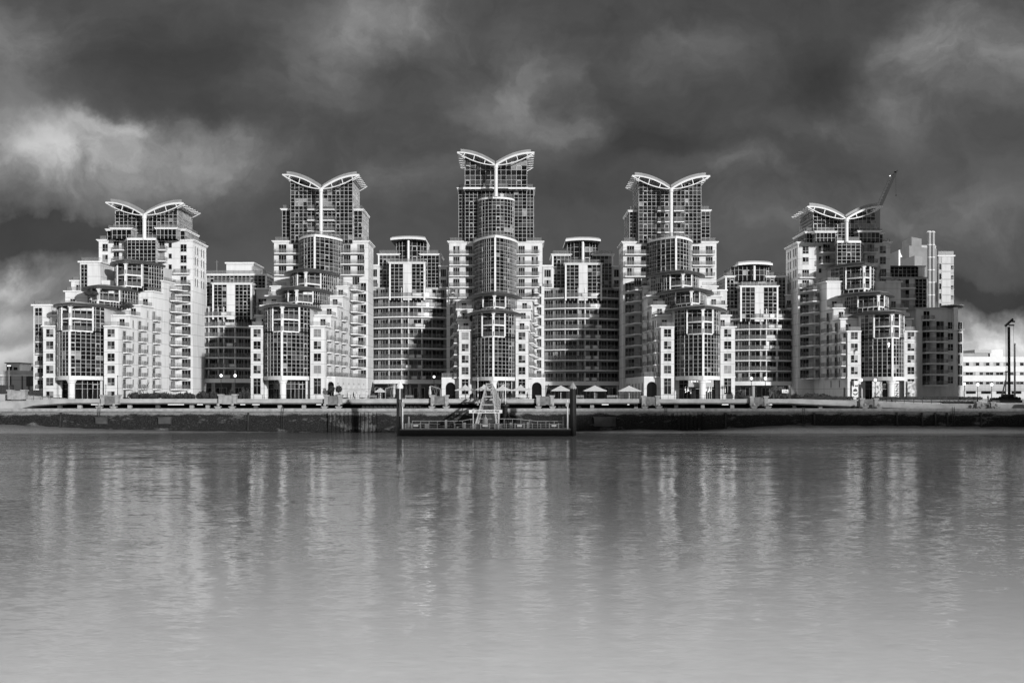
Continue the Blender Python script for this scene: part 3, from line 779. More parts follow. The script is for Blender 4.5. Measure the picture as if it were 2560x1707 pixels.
BLOCKS = [
 dict(label='curved apartment block with plain white rooftop plant room and shaded lower floors', de=298.0, mast_px=542, x=(487,640), rows=(790.5,816,841.5,867.5,893,919,946.5),
      setback=(515,665,685), bay=(533,628,707.6,567,588), steps=[(486,513,712),(640,672,720)], top=('box',566,634,656,684), pillars=[(473,487,758)]),
 dict(label='curved apartment block with flat winged roof just left of the tallest tower', de=297.0, x=(924,1116), rows=(742.7,767,791.6,819,844.5,870,896,922,949),
      setback=(947,1099,634.5), bay=(975,1061,655.5,1008,1029.5), steps=[(925,946,662),(1099,1118,664)], top=('roof',976,1064,594,655), core=(1003,1040), mast=1019.5, pillars=[(1116.5,1129.5,718),(911,923.5,716)]),
 dict(label='curved apartment block with flat winged roof just right of the tallest tower', de=297.0, x=(1361,1553), rows=(743.6,770,795.7,822,847,873,899,925,953),
      setback=(1382,1531,635.5), bay=(1414.5,1503,658,1447,1469), steps=[(1357,1381,663),(1531,1556,664)], top=('roof',1414,1502,597,658), core=(1437,1476), mast=1458, pillars=[(1553.5,1567,716),(1346.5,1360.5,716)]),
 dict(label='lower curved apartment block left of the far right tower, shadowed at its right end', de=292.0, mast_px=1842, x=(1826,1987), rows=(795.7,822,848,874,900,926,953),
      setback=(1815,1965,690), bay=(1852.5,1943.5,714,1887,1909), steps=[(1795,1816,724),(1964,1985,736)], top=('roof',1846,1932,657,690), core=(1852,1916), mast=1889, pillars=[(1987.5,2003.5,738)]),
]
for S in BLOCKS: mid_block(S)

# ------------------------------------------------------------------ the shaded block at the right end and what stands behind it
def right_block():
    R = thing('apartment_block', 'brown shaded apartment block with disc shaped roof canopy at the right end of the row', 'apartment block', (X(2310,284),284,G))
    W = WinSet(R); d = 283.0
    def vol(p0, p1, rt, d, db, mat=PALE, corn=True):
        A, B, z1 = X(p0,d), X(p1,d), Z(rt,d); m = MB(); m.wall([(A,db),(A,d),(B,d),(B,db)], G, z1); m.face([(A,d,z1),(B,d,z1),(B,db,z1),(A,db,z1)]); m.build('wall', mat, R)
        if corn:
            c = MB(); c.box(A-.3,B+.3,d-.3,db,z1-.35,z1+.05); c.build('cornice', CONC, R)
    vol(2222, 2320, 693, 293, 306); vol(2290, 2392, 769, d, 300); vol(2392.5, 2408, 823, d+1.5, 299)
    g = MB(); curtain(g, [(X(2225,295),306),(X(2225,295),295),(X(2308,295),295),(X(2308,295),306)], Z(693,295)+.05, Z(668,295), mix=(.8,.2,0,0)); g.build('glazed_storey', GL, R)
    c = MB(); c.box(X(2222,294),X(2312,294),293.2,306,Z(668,294),Z(665,294)); c.build('roof', CONCD, R)
    c = MB(); c.lathe(X(2304,292.5),292.6,[(.9,Z(692,293)),(.9,Z(668,293)),(1.2,Z(666.5,293))],14); c.build('round_bay', [PALE], R)
    g = MB(); curtain(g, [(X(2287,293),292.9),(X(2315,293),292.9)], Z(768,293), Z(698,293), mix=(.75,.25,0,0)); g.build('glass_strip', DGL, R)
    for k in range(3):
        z = Z(720+26.5*k, 293)
        balcony(R, X(2260,293), 293, z, 5.6, 1.5, 0); W.add(X(2258,293),293,z+.05,3.4,2.4,0,'door'); W.add(X(2232,293),293,z+.05,1.2,2.2,0,'door2')
    for k in range(7):
        z = Z(799+27.2*k, d)
        if k:
            balcony(R, X(2336,d), d, z, 6.4, 1.5, 0)
            W.add(X(2316,d),d,z+.05,2.3,2.5,0,'door2'); W.add(X(2350,d),d,z+.05,2.1,2.5,0,'door2')
            bw = MB(); bw.lathe(X(2332,d), d+.1, [(.95,z),(.95,z+2.6)],14); bw.build('round_pier', GREY, R)
        elif k == 0: W.add(X(2288+28,d),d,z+.05,1.7,2.3,0,'door2'); balcony(R, X(2318,d), d, z, 3.2, 1.4, 0)
        if k: W.add(X(2376,d), d, z+.5, 1.5, 1.8, 0, 'w4')
        if k: W.add(X(2400,d+1.5), d+1.5, z-.1, 1.2, 2.5, 0, 'door2')
        W.add(X(2287,d+10),d+10,z+.5,1.3,1.6,0,'w4') if k < 2 else None
    # penthouse under the disc canopy
    z0, z1 = Z(793,d), Z(768,d)
    g = MB(); curtain(g, [(X(2345,d),d+.4),(X(2384,d),d+.4)], Z(792,d), Z(773,d), mix=(.7,.3,0,0)); g.build('penthouse_glazing', DGL, R)
    cn = MB(); n = 24; cx, cy = X(2386,283), 284.5
    cn.lathe(cx, cy, [(2.6,Z(767.5,283)-.25),(3.25,Z(765,283)),(2.9,Z(762,283)),(.5,Z(761,283))], n); cn.build('canopy', CANOPY, R)
    cl = MB(); cl.box(X(2386,281),X(2396,281),281.2,282.4,Z(823,281)-.2,Z(767.5,283)-.2); cl.build('end_column', WSTEEL, R)
    W.flush()
DGL = [G0, G0, G1, G1, DFRAME]
right_block()

def rot_box(name, parent, cxp, lp, rp, rt, rb, dc, dl, dr, mat, db=8):
    """box seen corner-on: corner, left end and right end pixels with their depths"""
    c, l, r = (X(cxp,dc),dc), (X(lp,dl),dl), (X(rp,dr),dr)
    bk = (l[0]+r[0]-c[0], l[1]+r[1]-c[1]); m = MB(); m.prism([l, c, r, bk], Z(rb,dc), Z(rt,dc)); return m.build(name, mat, parent)
PB = thing('plant_building', 'stacked metal clad plant boxes with white fin, behind the right end block', 'plant building', (X(2275,330),330,G))
LOUV = plain('metal_cladding', .17, .5, .15, .3)
rot_box('tank_room', PB, 2279, 2255, 2304, 592.5, 617, 332, 343, 336, LOUV)
rot_box('main_box', PB, 2273, 2226, 2342, 614, 700, 330, 349, 338, LOUV)
rot_box('lower_box', PB, 2286.5, 2251, 2306, 639, 668, 318, 329, 321, GSTEEL)
m = MB(); m.box(X(2247,313),X(2250.5,313),313,313.6,Z(700,313),Z(625,313)); m.face([(X(2250.5,313),313.3,Z(629,313)),(X(2257,313),313.3,Z(642,313)),(X(2250.5,313),313.3,Z(644,313))]); m.build('fin', WSTEEL, PB)
m = MB(); m.box(X(2228,330),X(2336,330),333,347,G,Z(699,330)); m.build('wall', CONCD, PB)
m = MB(); railing_mb(m, [(X(2304,337),337.5),(X(2341,338),338.3)], Z(614,330), 1.2); m.build('railing', RMATS, PB)
PT = thing('panel_tower', 'light striped tower block with dark left flank rising behind the disc canopy', 'tower block', (X(2365,345),345,G))
WT = WinSet(PT); A, B, z1 = X(2346.5,345), X(2384.5,345), Z(641,345)
m = MB(); m.wall([(X(2336,352),358),(A,345),(B,345),(B,358)], G, z1); m.face([(A,345,z1),(B,345,z1),(B,358,z1),(X(2336,352),358,z1)]); m.build('wall', GREY, PT)
c = MB(); c.box(A-.3,B+.4,344.7,358,z1,z1+.4); c.build('cornice', CORN, PT)
r = MB(); railing_mb(r, [(A,345.2),(B,345.2)], z1+.4, 1.3); r.build('railing', RMATS, PT)
m = MB(); [m.box(X(2354.5,345),X(2376,345),344.9,345,z1-2.6*k-2.3,z1-2.6*k-.12) for k in range(13)]; m.build('cladding_panel', PALE, PT)
for k in range(7):
    z = z1 - 4.4 - 3.3*k; WT.add(X(2350.5,345),345,z,.8,2.0,0,'w1'); WT.add(X(2380.5,345),345,z,.9,1.4,0,'w4')
    b_ = MB(); b_.box(A-1.6,A-.4,347,348.2,z-.3,z+.9); b_.build('balcony', GSTEEL, PT)
WT.flush()
for i, (px, r_, lab) in enumerate(((2323, .56, 'left one of the two tall pale flues beside the striped tower block'), (2332.5, .5, 'right one of the two tall pale flues beside the striped tower block'))):
    f = thing('flue_chimney', lab, 'chimney', (X(px,300),300,Z(770,300)), 'pair of boiler flues')
    m = MB(); z0, z1 = Z(770,300), Z(582,300); m.lathe(X(px,300),300,[(r_,z0),(r_,z1)],14); m.build('flue', GSTEEL, f)
    for k in range(1, 6):
        c = MB(); z = z0+(z1-z0)*k/6; c.lathe(X(px,300),300,[(r_+.07,z),(r_+.07,z+.25)],14); c.build('band', WSTEEL, f)
    c = MB(); c.lathe(X(px,300),300,[(r_+.05,z1),(r_+.12,z1+.1),(r_*.6,z1+.5)],14); c.build('cap', WSTEEL, f)

# far office building to the right
OB = thing('office_building', 'white office building with long ribbon window bands beyond the right end of the row', 'office building', (X(2500,420),420,G))
WO_ = WinSet(OB); d = 420.0; A, B = X(2395,d), X(2760,d)
m = MB(); m.wall([(A,445),(A,d),(B,d),(B,445)], G, Z(891.5,d)); m.face([(A,d,Z(891.5,d)),(B,d,Z(891.5,d)),(B,445,Z(891.5,d)),(A,445,Z(891.5,d))]); m.build('wall', OFFW, OB)
for rt, rb in ((906,914),(930,937.5),(953.5,960.5)):
    s = MB(); s.box(A+.3,B-.3,d-.06,d,Z(rb,d)-.15,Z(rt,d)+.15); s.build('window_band', LOUV, OB)
    for k in range(16):
        px = 2423+25.3*k; WO_.add(X(px,d),d-.06,Z(rb,d),3.1,(rb-rt)*d/F,0,'door2')
WO_.flush()
m = MB(); zt = Z(891.5,d)
m.prism([(X(2400,d),d+3),(X(2479,d),d+3),(X(2479,d),d+16),(X(2400,d),d+16)], zt, Z(882,d)); 
m.build('roof_plant', LOUV, OB)
m = MB(); m.prism([(X(2444,d),d+2.6),(X(2486,d),d+2.6),(X(2486,d),d+17),(X(2444,d),d+17)], Z(881.8,d), Z(873.5,d)); m.build('roof_plant', GSTEEL, OB)
m = MB(); m.prism([(X(2486.5,d),d+4),(X(2519,d),d+4),(X(2519,d),d+18),(X(2486.5,d),d+18)], zt, Z(873,d)); m.build('stair_head', OFFW, OB)
HF = thing('site_hoarding', 'grey hoarding wall standing in front of the white office building', 'hoarding', (X(2500,300),300,G))
m = MB(); m.box(X(2411,300),X(2720,300),300,300.4,Z(977,300),Z(960.5,300)); m.build('panel', GREY, HF)
m = MB(); m.box(X(2411,300),X(2720,300),300.5,300.9,G,Z(977,300)); m.build('lower_wall', PALE, HF)
for k in range(7):
    m = MB(); x = X(2418+38*k,300); m.box(x, x+2.6, 300.2,300.5,Z(984,300),Z(977.5,300)); m.build('opening', VOID, HF)

# low buildings at the far left
LB = thing('low_building', 'low flat roofed gate building with dark windows at the far left', 'low building', (X(32,330),330,G))
m = MB(); m.box(X(16,330),X(49,330),330,338,G,Z(908,330)); m.build('wall', GREY, LB)
m = MB(); m.box(X(13,330),X(51,330),329.5,338.5,Z(908,330),Z(906,330)); m.build('roof', CONCD, LB)
w = WinSet(LB); w.add(X(24,330),330,Z(925,330),1.8,1.3,0,'door2'); w.add(X(39,330),330,Z(925,330),1.4,1.0,0,'w1'); w.flush()
LC = thing('long_shed', 'long low shed with continuous dark window band at the far left', 'shed', (X(90,336),336,G))
m = MB(); m.box(X(50,336),X(150,336),338.6,346,G,Z(915,336)); m.build('wall', CONC, LC)
w = WinSet(LC)
for k in range(8): w.add(X(56+12*k,338.6),338.6,Z(925.5,336),1.45,1.1,0,'door2')
w.flush()
LW = thing('boundary_wall', 'pale boundary wall with dark panels below at the far left edge', 'wall', (X(20,318),318,G))
m = MB(); m.box(X(-260,318),X(140,318),318,318.6,Z(937,318),Z(927,318)); m.build('parapet', CONC, LW)
m = MB(); m.box(X(-260,318),X(140,318),317.8,318.4,Z(939.5,318),Z(937.2,318)); m.build('coping', CORN, LW)
m = MB(); m.box(X(-260,318),X(140,318),318.1,318.7,G,Z(939.6,318)); m.build('wall', GREY, LW)
for px in (26, 55, 72, 90):
    m = MB(); m.box(X(px,318),X(px+1.5,318),317.7,318.05,G,Z(939.6,318)); m.build('post', CONCD, LW)
m = MB(); m.box(X(66,318),X(82,318),317.9,318.08,Z(965,318),Z(941,318)); m.build('dark_panel', CONCD, LW)

# round tower beyond the right edge of the view: it throws the shadow on the right end of the row
TT = thing('round_tower', 'tall round glass tower standing beyond the right end of the row', 'tower', (135.6,240,-1))
m = MB(); m.lathe(135.6,240,[(13.2,G),(13.2,128),(9,140)],40); m.build('wall', G2, TT); m = MB(); m.lathe(137,240,[(14.9,-2),(14.9,G)],40); m.build('podium', CONC, TT)
for k in range(1, 40):
    m = MB(); m.lathe(135.6,240,[(13.35,G+3*k),(13.35,G+3*k+.35)],40); m.build('floor_band', CORN, TT)
# unseen flats added behind the viewer, sized to shade the promenade and pontoon
for (a, b, h, lab) in ((212,345,56,'unseen long tall block of flats added for shade, far to the right behind the viewer'),(150,190,49,'unseen lower block of flats added for shade, right behind the viewer')):
    B = thing('added_shade_flats', lab, 'unseen block of flats', ((a+b)/2,-70,5)); W = WinSet(B)
    m = MB(); m.box(a,b,-84,-60,5,h-.6); m.build('wall', GREY, B); m = MB(); m.box(a-.4,b+.4,-84.4,-59.6,h-.6,h); m.build('cornice', CORN, B)
    x = a+3
    while x < b-2:
        for k in range(int((h-8)/3)): W.add(x,-60,8+3*k,1.6,1.7,math.pi,'w4')
        x += 6
    W.flush()
m = MB(); m.box(-1500,1500,-400,-3,-3,5); m.build('near_embankment', PAVE, None, False, 'structure')

# ------------------------------------------------------------------ luffing crane and piling rig
CR = thing('tower_crane', 'dark luffing crane jib rising behind the far right tower', 'crane', (X(2190,420),420,G))
tip, base = (X(2239,420),420,Z(430,420)), (X(2199,420),420,Z(520,420))
m = MB(); m.bar(base, tip, .9, 1.1); m.build('jib', BLACK, CR)
m = MB(); a2 = Vector(base)+Vector((-1.2,0,.7)); b2 = Vector(tip)+Vector((-.7,0,.2)); mid_ = Vector((X(2222,420),420,Z(446,420)))
m.bar(a2, mid_, .14,.14); m.bar(mid_, tip, .14,.14)
for k in range(9): m.bar(a2.lerp(mid_,k/9), Vector(base).lerp(Vector(tip),k/9*.8+.05), .1,.1)
m.build('stay_cables', BLACK, CR)
m = MB(); m.bar(tip,(tip[0]+.2,420,Z(488,420)),.09,.09); m.box(tip[0],tip[0]+.5,419.8,420.2,Z(490,420),Z(487,420)); m.build('hoist_rope', BLACK, CR)
m = MB(); m.bar((base[0]-1,420,G),(base[0]-1,420,base[2]+1),1.8,1.8); m.bar((base[0]-7,420,base[2]-.5),base,1.6,1.6); m.build('mast', BLACK, CR)
m = MB(); m.lathe(X(2225,420),420,[(.1,Z(441,420)),(.25,Z(440.5,420)),(.25,Z(439.5,420)),(.1,Z(439,420))],10); m.build('beacon', BULB, CR)
m = MB(); m.bar(Vector(tip)+Vector((-.6,0,-.3)), Vector(tip)+Vector((.7,0,.5)), .9,.7); m.build('jib_head', BLACK, CR)
PR = thing('piling_rig', 'dark piling rig mast with hooked head beside the hoarding at the far right', 'piling rig', (X(2522,262),262,G))
d = 262
m = MB(); m.bar((X(2523,d),d,Z(985,d)),(X(2522,d),d,Z(817,d)),.5,.5); m.build('mast', DARK, PR)
m = MB(); m.bar((X(2513,d),d,Z(815,d)),(X(2532,d),d,Z(797,d)),.5,.55); m.bar((X(2522,d),d,Z(813,d)),(X(2535,d),d,Z(813,d)),.35,.35); m.bar((X(2528,d),d,Z(803,d)),(X(2537,d),d,Z(804,d)),.3,.4); m.build('mast_head', DARK, PR)
m = MB()
for px in (2514, 2516, 2534): m.bar((X(px,d),d,Z(813,d)),(X(px+1,d),d,Z(962,d)),.05,.05)
m.build('cable', BLACK, PR)
m = MB(); m.bar((X(2514,d),d,Z(985,d)),(X(2515,d),d,Z(928,d)),.2,.2); m.bar((X(2505,d),d,Z(988,d)),(X(2514,d),d,Z(950,d)),.25,.25); m.bar((X(2520,d),d,Z(929,d)),(X(2513,d),d,Z(929,d)),.3,.3); m.build('back_stay', GSTEEL, PR)
m = MB(); m.box(X(2514,d),X(2531,d),d-1.5,d+2.5,G+.5,G+1.3); m.build('machine_body', DARK, PR)
for s in (-1.3, 1.7):
    m = MB(); m.box(X(2507,d),X(2536,d),d+s-.4,d+s+.4,G,G+.68); m.build('crawler_track', BLACK, PR)
PP = thing('white_mast', 'slim white steel mast right of the piling rig', 'mast', (X(2537,260),260,G))
m = MB(); m.lathe(X(2537,260),260,[(.24,G),(.16,Z(865,260)),(.16,Z(862,260))],10); m.build('pole', GSTEEL, PP)
m = MB(); m.lathe(X(2537,260),260,[(.2,Z(862,260)),(.26,Z(860,260)),(.05,Z(857,260))],10); m.build('tip', WSTEEL, PP)

# ------------------------------------------------------------------ river wall, promenade and ground
def struct(mb, name, mat, smooth=False): return mb.build(name, mat, None, smooth, 'structure')
def lerp_tab(tab, x):
    if x <= tab[0][0]: return tab[0][1]
    for (a, u), (b, v) in zip(tab, tab[1:]):
        if x <= b: return u + (v-u)*(x-a)/(b-a)
    return tab[-1][1]
m = MB(); m.face([(-2600,250,G-.006),(2600,250,G-.006),(2600,3600,G-.006),(-2600,3600,G-.006)]); struct(m, 'ground', PAVE)
DT = [(-700,1003),(0,1003),(45,1003.5),(160,998),(2000,998.5),(2170,1004),(2330,1011),(2700,1013)]
DB = [(-700,1032),(20,1032),(84,1016.5),(170,1010.5),(1960,1010.5),(2170,1020.5),(2330,1026),(2700,1028)]
m = MB(); px = -700
pxs = sorted(set(list(range(-700,3300,60)) + [20,45,84,160,170,1960,2000,2170,2330]))
for a, b in zip(pxs, pxs[1:]):
    xa, xb = X(a,243), X(b,243); ta, tb = Z(lerp_tab(DT,a),243), Z(lerp_tab(DT,b),243); ba, bb = Z(lerp_tab(DB,a),243), Z(lerp_tab(DB,b),243)
    m.face([(xa,243,ba+.32),(xb,243,bb+.32),(xb,243,tb),(xa,243,ta)], 0)
    m.face([(xa,243.3,ba),(xb,243.3,bb),(xb,243.3,bb+.32),(xa,243.3,ba+.32)], 1); m.face([(xa,243,ba+.32),(xa,243.3,ba+.32),(xb,243.3,bb+.32),(xb,243,bb+.32)], 1)
    m.face([(xa,243,ta),(xb,243,tb),(xb,250,G),(xa,250,G)], 2)
    m.face([(xa,250,ba),(xb,250,bb),(xb,243.3,bb),(xa,243.3,ba)], 1)
    m.face([(xa,242.9,ta-.0),(xb,242.9,tb),(xb,242.9,tb+.14),(xa,242.9,ta+.14)], 0); m.face([(xa,242.9,ta+.14),(xb,242.9,tb+.14),(xb,243.3,tb+.14),(xa,243.3,ta+.14)], 0)
    m.face([(xa,243.3,ta+.14),(xb,243.3,tb+.14),(xb,243.3,tb-.2),(xa,243.3,ta-.2)], 0)
struct(m, 'promenade', [CONC, CONCD, PAVE])
m = MB(); m.face([(-400,240,5.45),(400,240,5.45),(400,250,5.45),(-400,250,5.45)]); struct(m, 'walkway', CONCD)
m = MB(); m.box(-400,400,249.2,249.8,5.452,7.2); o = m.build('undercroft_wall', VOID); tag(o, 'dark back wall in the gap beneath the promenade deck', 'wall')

def river_wall_mat():
    m, nt, b = new_mat('weedy_river_wall'); b.inputs['Roughness'].default_value = .9; b.inputs['Specular IOR Level'].default_value = .1
    geo = N(nt, 'ShaderNodeNewGeometry'); sp = N(nt, 'ShaderNodeSeparateXYZ'); nt.links.new(geo.outputs['Position'], sp.inputs[0])
    mp = N(nt, 'ShaderNodeMapping'); mp.inputs['Scale'].default_value = (.35,.5,.8); nt.links.new(geo.outputs['Position'], mp.inputs[0])
    n1 = N(nt, 'ShaderNodeTexNoise', Scale=.5, Detail=7.0, Roughness=.65); nt.links.new(mp.outputs[0], n1.inputs['Vector'])
    n2 = N(nt, 'ShaderNodeTexNoise', Scale=5.0, Detail=5.0, Roughness=.7); nt.links.new(geo.outputs['Position'], n2.inputs['Vector'])
    # weed line: height plus a ragged edge
    a = N(nt, 'ShaderNodeMath', operation='MULTIPLY_ADD'); nt.links.new(n1.outputs[0], a.inputs[0]); a.inputs[1].default_value = 2.6
    nt.links.new(sp.outputs[2], a.inputs[2])
    a2 = N(nt, 'ShaderNodeMath', operation='MULTIPLY_ADD'); nt.links.new(n2.outputs[0], a2.inputs[0]); a2.inputs[1].default_value = .8; nt.links.new(a.outputs[0], a2.inputs[2])
    mr = N(nt, 'ShaderNodeMapRange'); nt.links.new(a2.outputs[0], mr.inputs[0]); mr.inputs[1].default_value = 5.55; mr.inputs[2].default_value = 6.05
    stone = ramp(nt, n2.outputs[0], [(.3,.13),(.7,.24)])
    weed = ramp(nt, n2.outputs[0], [(.35,.006),(.55,.018),(.7,.075),(.85,.14)])
    mx = N(nt, 'ShaderNodeMix', data_type='RGBA'); nt.links.new(mr.outputs[0], mx.inputs[0]); nt.links.new(weed, mx.inputs[6]); nt.links.new(stone, mx.inputs[7])
    mq = N(nt, 'ShaderNodeMapping'); mq.inputs['Scale'].default_value = (.16,.5,.42); nt.links.new(geo.outputs['Position'], mq.inputs[0])
    n3 = N(nt, 'ShaderNodeTexNoise', Scale=1.0, Detail=6.0, Roughness=.7); nt.links.new(mq.outputs[0], n3.inputs['Vector'])
    p3 = N(nt, 'ShaderNodeMapRange'); nt.links.new(n3.outputs[0], p3.inputs[0]); p3.inputs[1].default_value = .56; p3.inputs[2].default_value = .66; p3.inputs[4].default_value = .55
    my = N(nt, 'ShaderNodeMix', data_type='RGBA'); nt.links.new(p3.outputs[0], my.inputs[0]); nt.links.new(mx.outputs[2], my.inputs[6]); nt.links.new(stone, my.inputs[7]); mx = my
    nt.links.new(mx.outputs[2], b.inputs['Base Color'])
    bp = N(nt, 'ShaderNodeBump', Strength=.6, Distance=.15); nt.links.new(n2.outputs[0], bp.inputs['Height']); nt.links.new(bp.outputs[0], b.inputs['Normal'])
    return m
RW = thing('river_wall', 'weed blackened stone river wall with pale coping running the whole length of the bank', 'river wall', (0,240,0))
m = MB(); n = 160
for i in range(n):
    xa, xb = -400+800*i/n, -400+800*(i+1)/n
    m.face([(xa,239.6,-1),(xb,239.6,-1),(xb,240.1,4.8),(xa,240.1,4.8)])
WEED = river_wall_mat(); m.build('wall_face', WEED, RW)
m = MB(); m.box(-400,400,239.75,241.2,4.85,5.47); m.build('coping', STONE, RW)
m = MB(); m.box(-400,400,239.6,240.6,4.55,4.85); m.build('string_course', STONEP, RW)
# steel sheet piles behind and below in the middle stretch
for (pa, pb, d, zb, zt, lab) in ((905,1090,246,5.45,6.4,'dark corrugated steel piling under the promenade left of the pier'),(1395,1452,246,5.45,6.4,'short run of dark corrugated piling under the promenade right of the pier'),
                       (820,940,239.2,-.8,4.5,'weedy sheet piling on the river wall left of the pier'),(1685,1755,239.2,-.8,4.5,'weedy sheet piling on the river wall right of the pier')):
    m = MB(); x = X(pa,d); xe = X(pb,d); k = 0
    while x < xe:
        m.face([(x,d,zb),(x+.3,d,zb),(x+.3,d,zt),(x,d,zt)]); m.face([(x+.3,d,zb),(x+.5,d+.35,zb),(x+.5,d+.35,zt),(x+.3,d,zt)])
        m.face([(x+.5,d+.35,zb),(x+.75,d+.35,zb),(x+.75,d+.35,zt),(x+.5,d+.35,zt)]); m.face([(x+.75,d+.35,zb),(x+.95,d,zb),(x+.95,d,zt),(x+.75,d+.35,zt)]); x += .95
    o = m.build('sheet_piling', WEED if d < 245 else DARK); tag(o, lab, 'sheet piling')
for px, lab in ((246,'rusty ladder down the river wall below the far left tower'),(705,'rusty ladder down the river wall below the second tower'),(1665,'rusty ladder down the river wall below the dark archway'),(2010,'rusty ladder down the river wall right of the shrub belvedere'),(2385,'rusty ladder down the river wall near the right end block')):
    m = MB(); x = X(px,239.3); [m.bar((x+s,239.35,.6),(x+s,239.7,5.9),.08,.08) for s in (-.25,.25)]
    for k in range(16): m.bar((x-.25,239.36+.02*k,.8+.32*k),(x+.25,239.36+.02*k,.8+.32*k),.05,.05)
    o = m.build('wall_ladder', DARK); tag(o, lab, 'ladder', 'ladders on the river wall')
for px, lab in ((254,'pale square outfall slab low on the river wall at the left'),(412,'low concrete outfall block on the river wall left of the bright belvedere'),(1512,'wide recessed outfall slab on the river wall right of the right mooring pile')):
    w = {254:1.3,412:1.4,1512:2.5}[px]; x = X(px,239.5); m = MB(); m.box(x-w,x+w,239.15,239.9,1.9 if px < 1000 else 1.3,3.3); m.box(x-w-.15,x+w+.15,239.05,239.9,3.3,3.5); o = m.build('outfall', CONCD); tag(o, lab, 'outfall', 'outfalls on the river wall')
m = MB(); [m.bar((X(p,239.4),239.45,.4),(X(p,239.4),239.85,4.5),.35,.3) for p in (2244,)]; o = m.build('timber_fender', DARK); tag(o, 'weathered timber fender on the river wall below the ramp', 'fender', 'fenders on the river wall')
for p in (2307,2340,2370,2454,1815,2037,150,620):
    o2 = o.copy(); col.objects.link(o2); o2.location.x = X(p,239.4); WO[o2.name] = o2.location.copy()
o['label'] = 'weathered upright timber fender on the river wall'
for o2 in [q for q in col.objects if q.name.startswith('timber_fender')]: o2['label'] = 'weathered upright timber fender on the river wall'
# foreshore
ZT = [(-400,1.9),(0,1.85),(250,.75),(480,.3),(700,.1),(1300,-.2),(1480,.35),(1600,.7),(1750,.45),(1960,1.65),(2300,1.5),(2560,1.25),(3000,1.0)]
m = MB(); nx, ny = 300, 12
def bz(x, t):
    pxx = CX + x*F/238; h = lerp_tab(ZT, pxx); z = h*(1-t)**1.1 - .25*t - .05
    s = math.sin(x*.9)*.04+math.sin(x*2.3+t*5)*.03+rnd.uniform(-.05,.05)
    return z + s
P = [[(-260+520*i/nx, 240.0-8.5*j/ny) for j in range(ny+1)] for i in range(nx+1)]
H = [[(x, y, bz(x,(240-y)/8.5)) for x, y in c] for c in P]
for i in range(nx):
    for j in range(ny): m.face([H[i][j],H[i][j+1],H[i+1][j+1],H[i+1][j]])
struct(m, 'foreshore', plain('shingle', .12, .9, .4, 4, bump=.5))
# ramped end wall at the left
o = MB(); z = lambda r: Z(r,246)
o.face([(X(-260,246),246,z(1004)),(X(165,246),246,z(1004)),(X(165,246),246,z(997.5)),(X(62,246),246,z(989)),(X(-10,246),246,z(985)),(X(-260,246),246,z(983))])
o.face([(X(-260,246),246,z(983)),(X(-10,246),246,z(985)),(X(-10,246),252,z(985)),(X(-260,246),252,z(983))]); o.face([(X(-10,246),246,z(985)),(X(62,246),246,z(989)),(X(62,246),252,z(989)),(X(-10,246),252,z(985))])
o.face([(X(62,246),246,z(989)),(X(165,246),246,z(997.5)),(X(165,246),252,z(997.5)),(X(62,246),252,z(989))])
o = o.build('ramp_wall', CONC); tag(o, 'pale sloping ramp wall at the left end of the promenade', 'ramp wall')
o = MB(); o.box(X(2142,246),X(2356,246),246,246.5,G-.2,Z(1001,246)); o = o.build('terrace_wall', CONC); tag(o, 'low pale terrace wall with hedge on top right of the promenade ramp', 'wall')

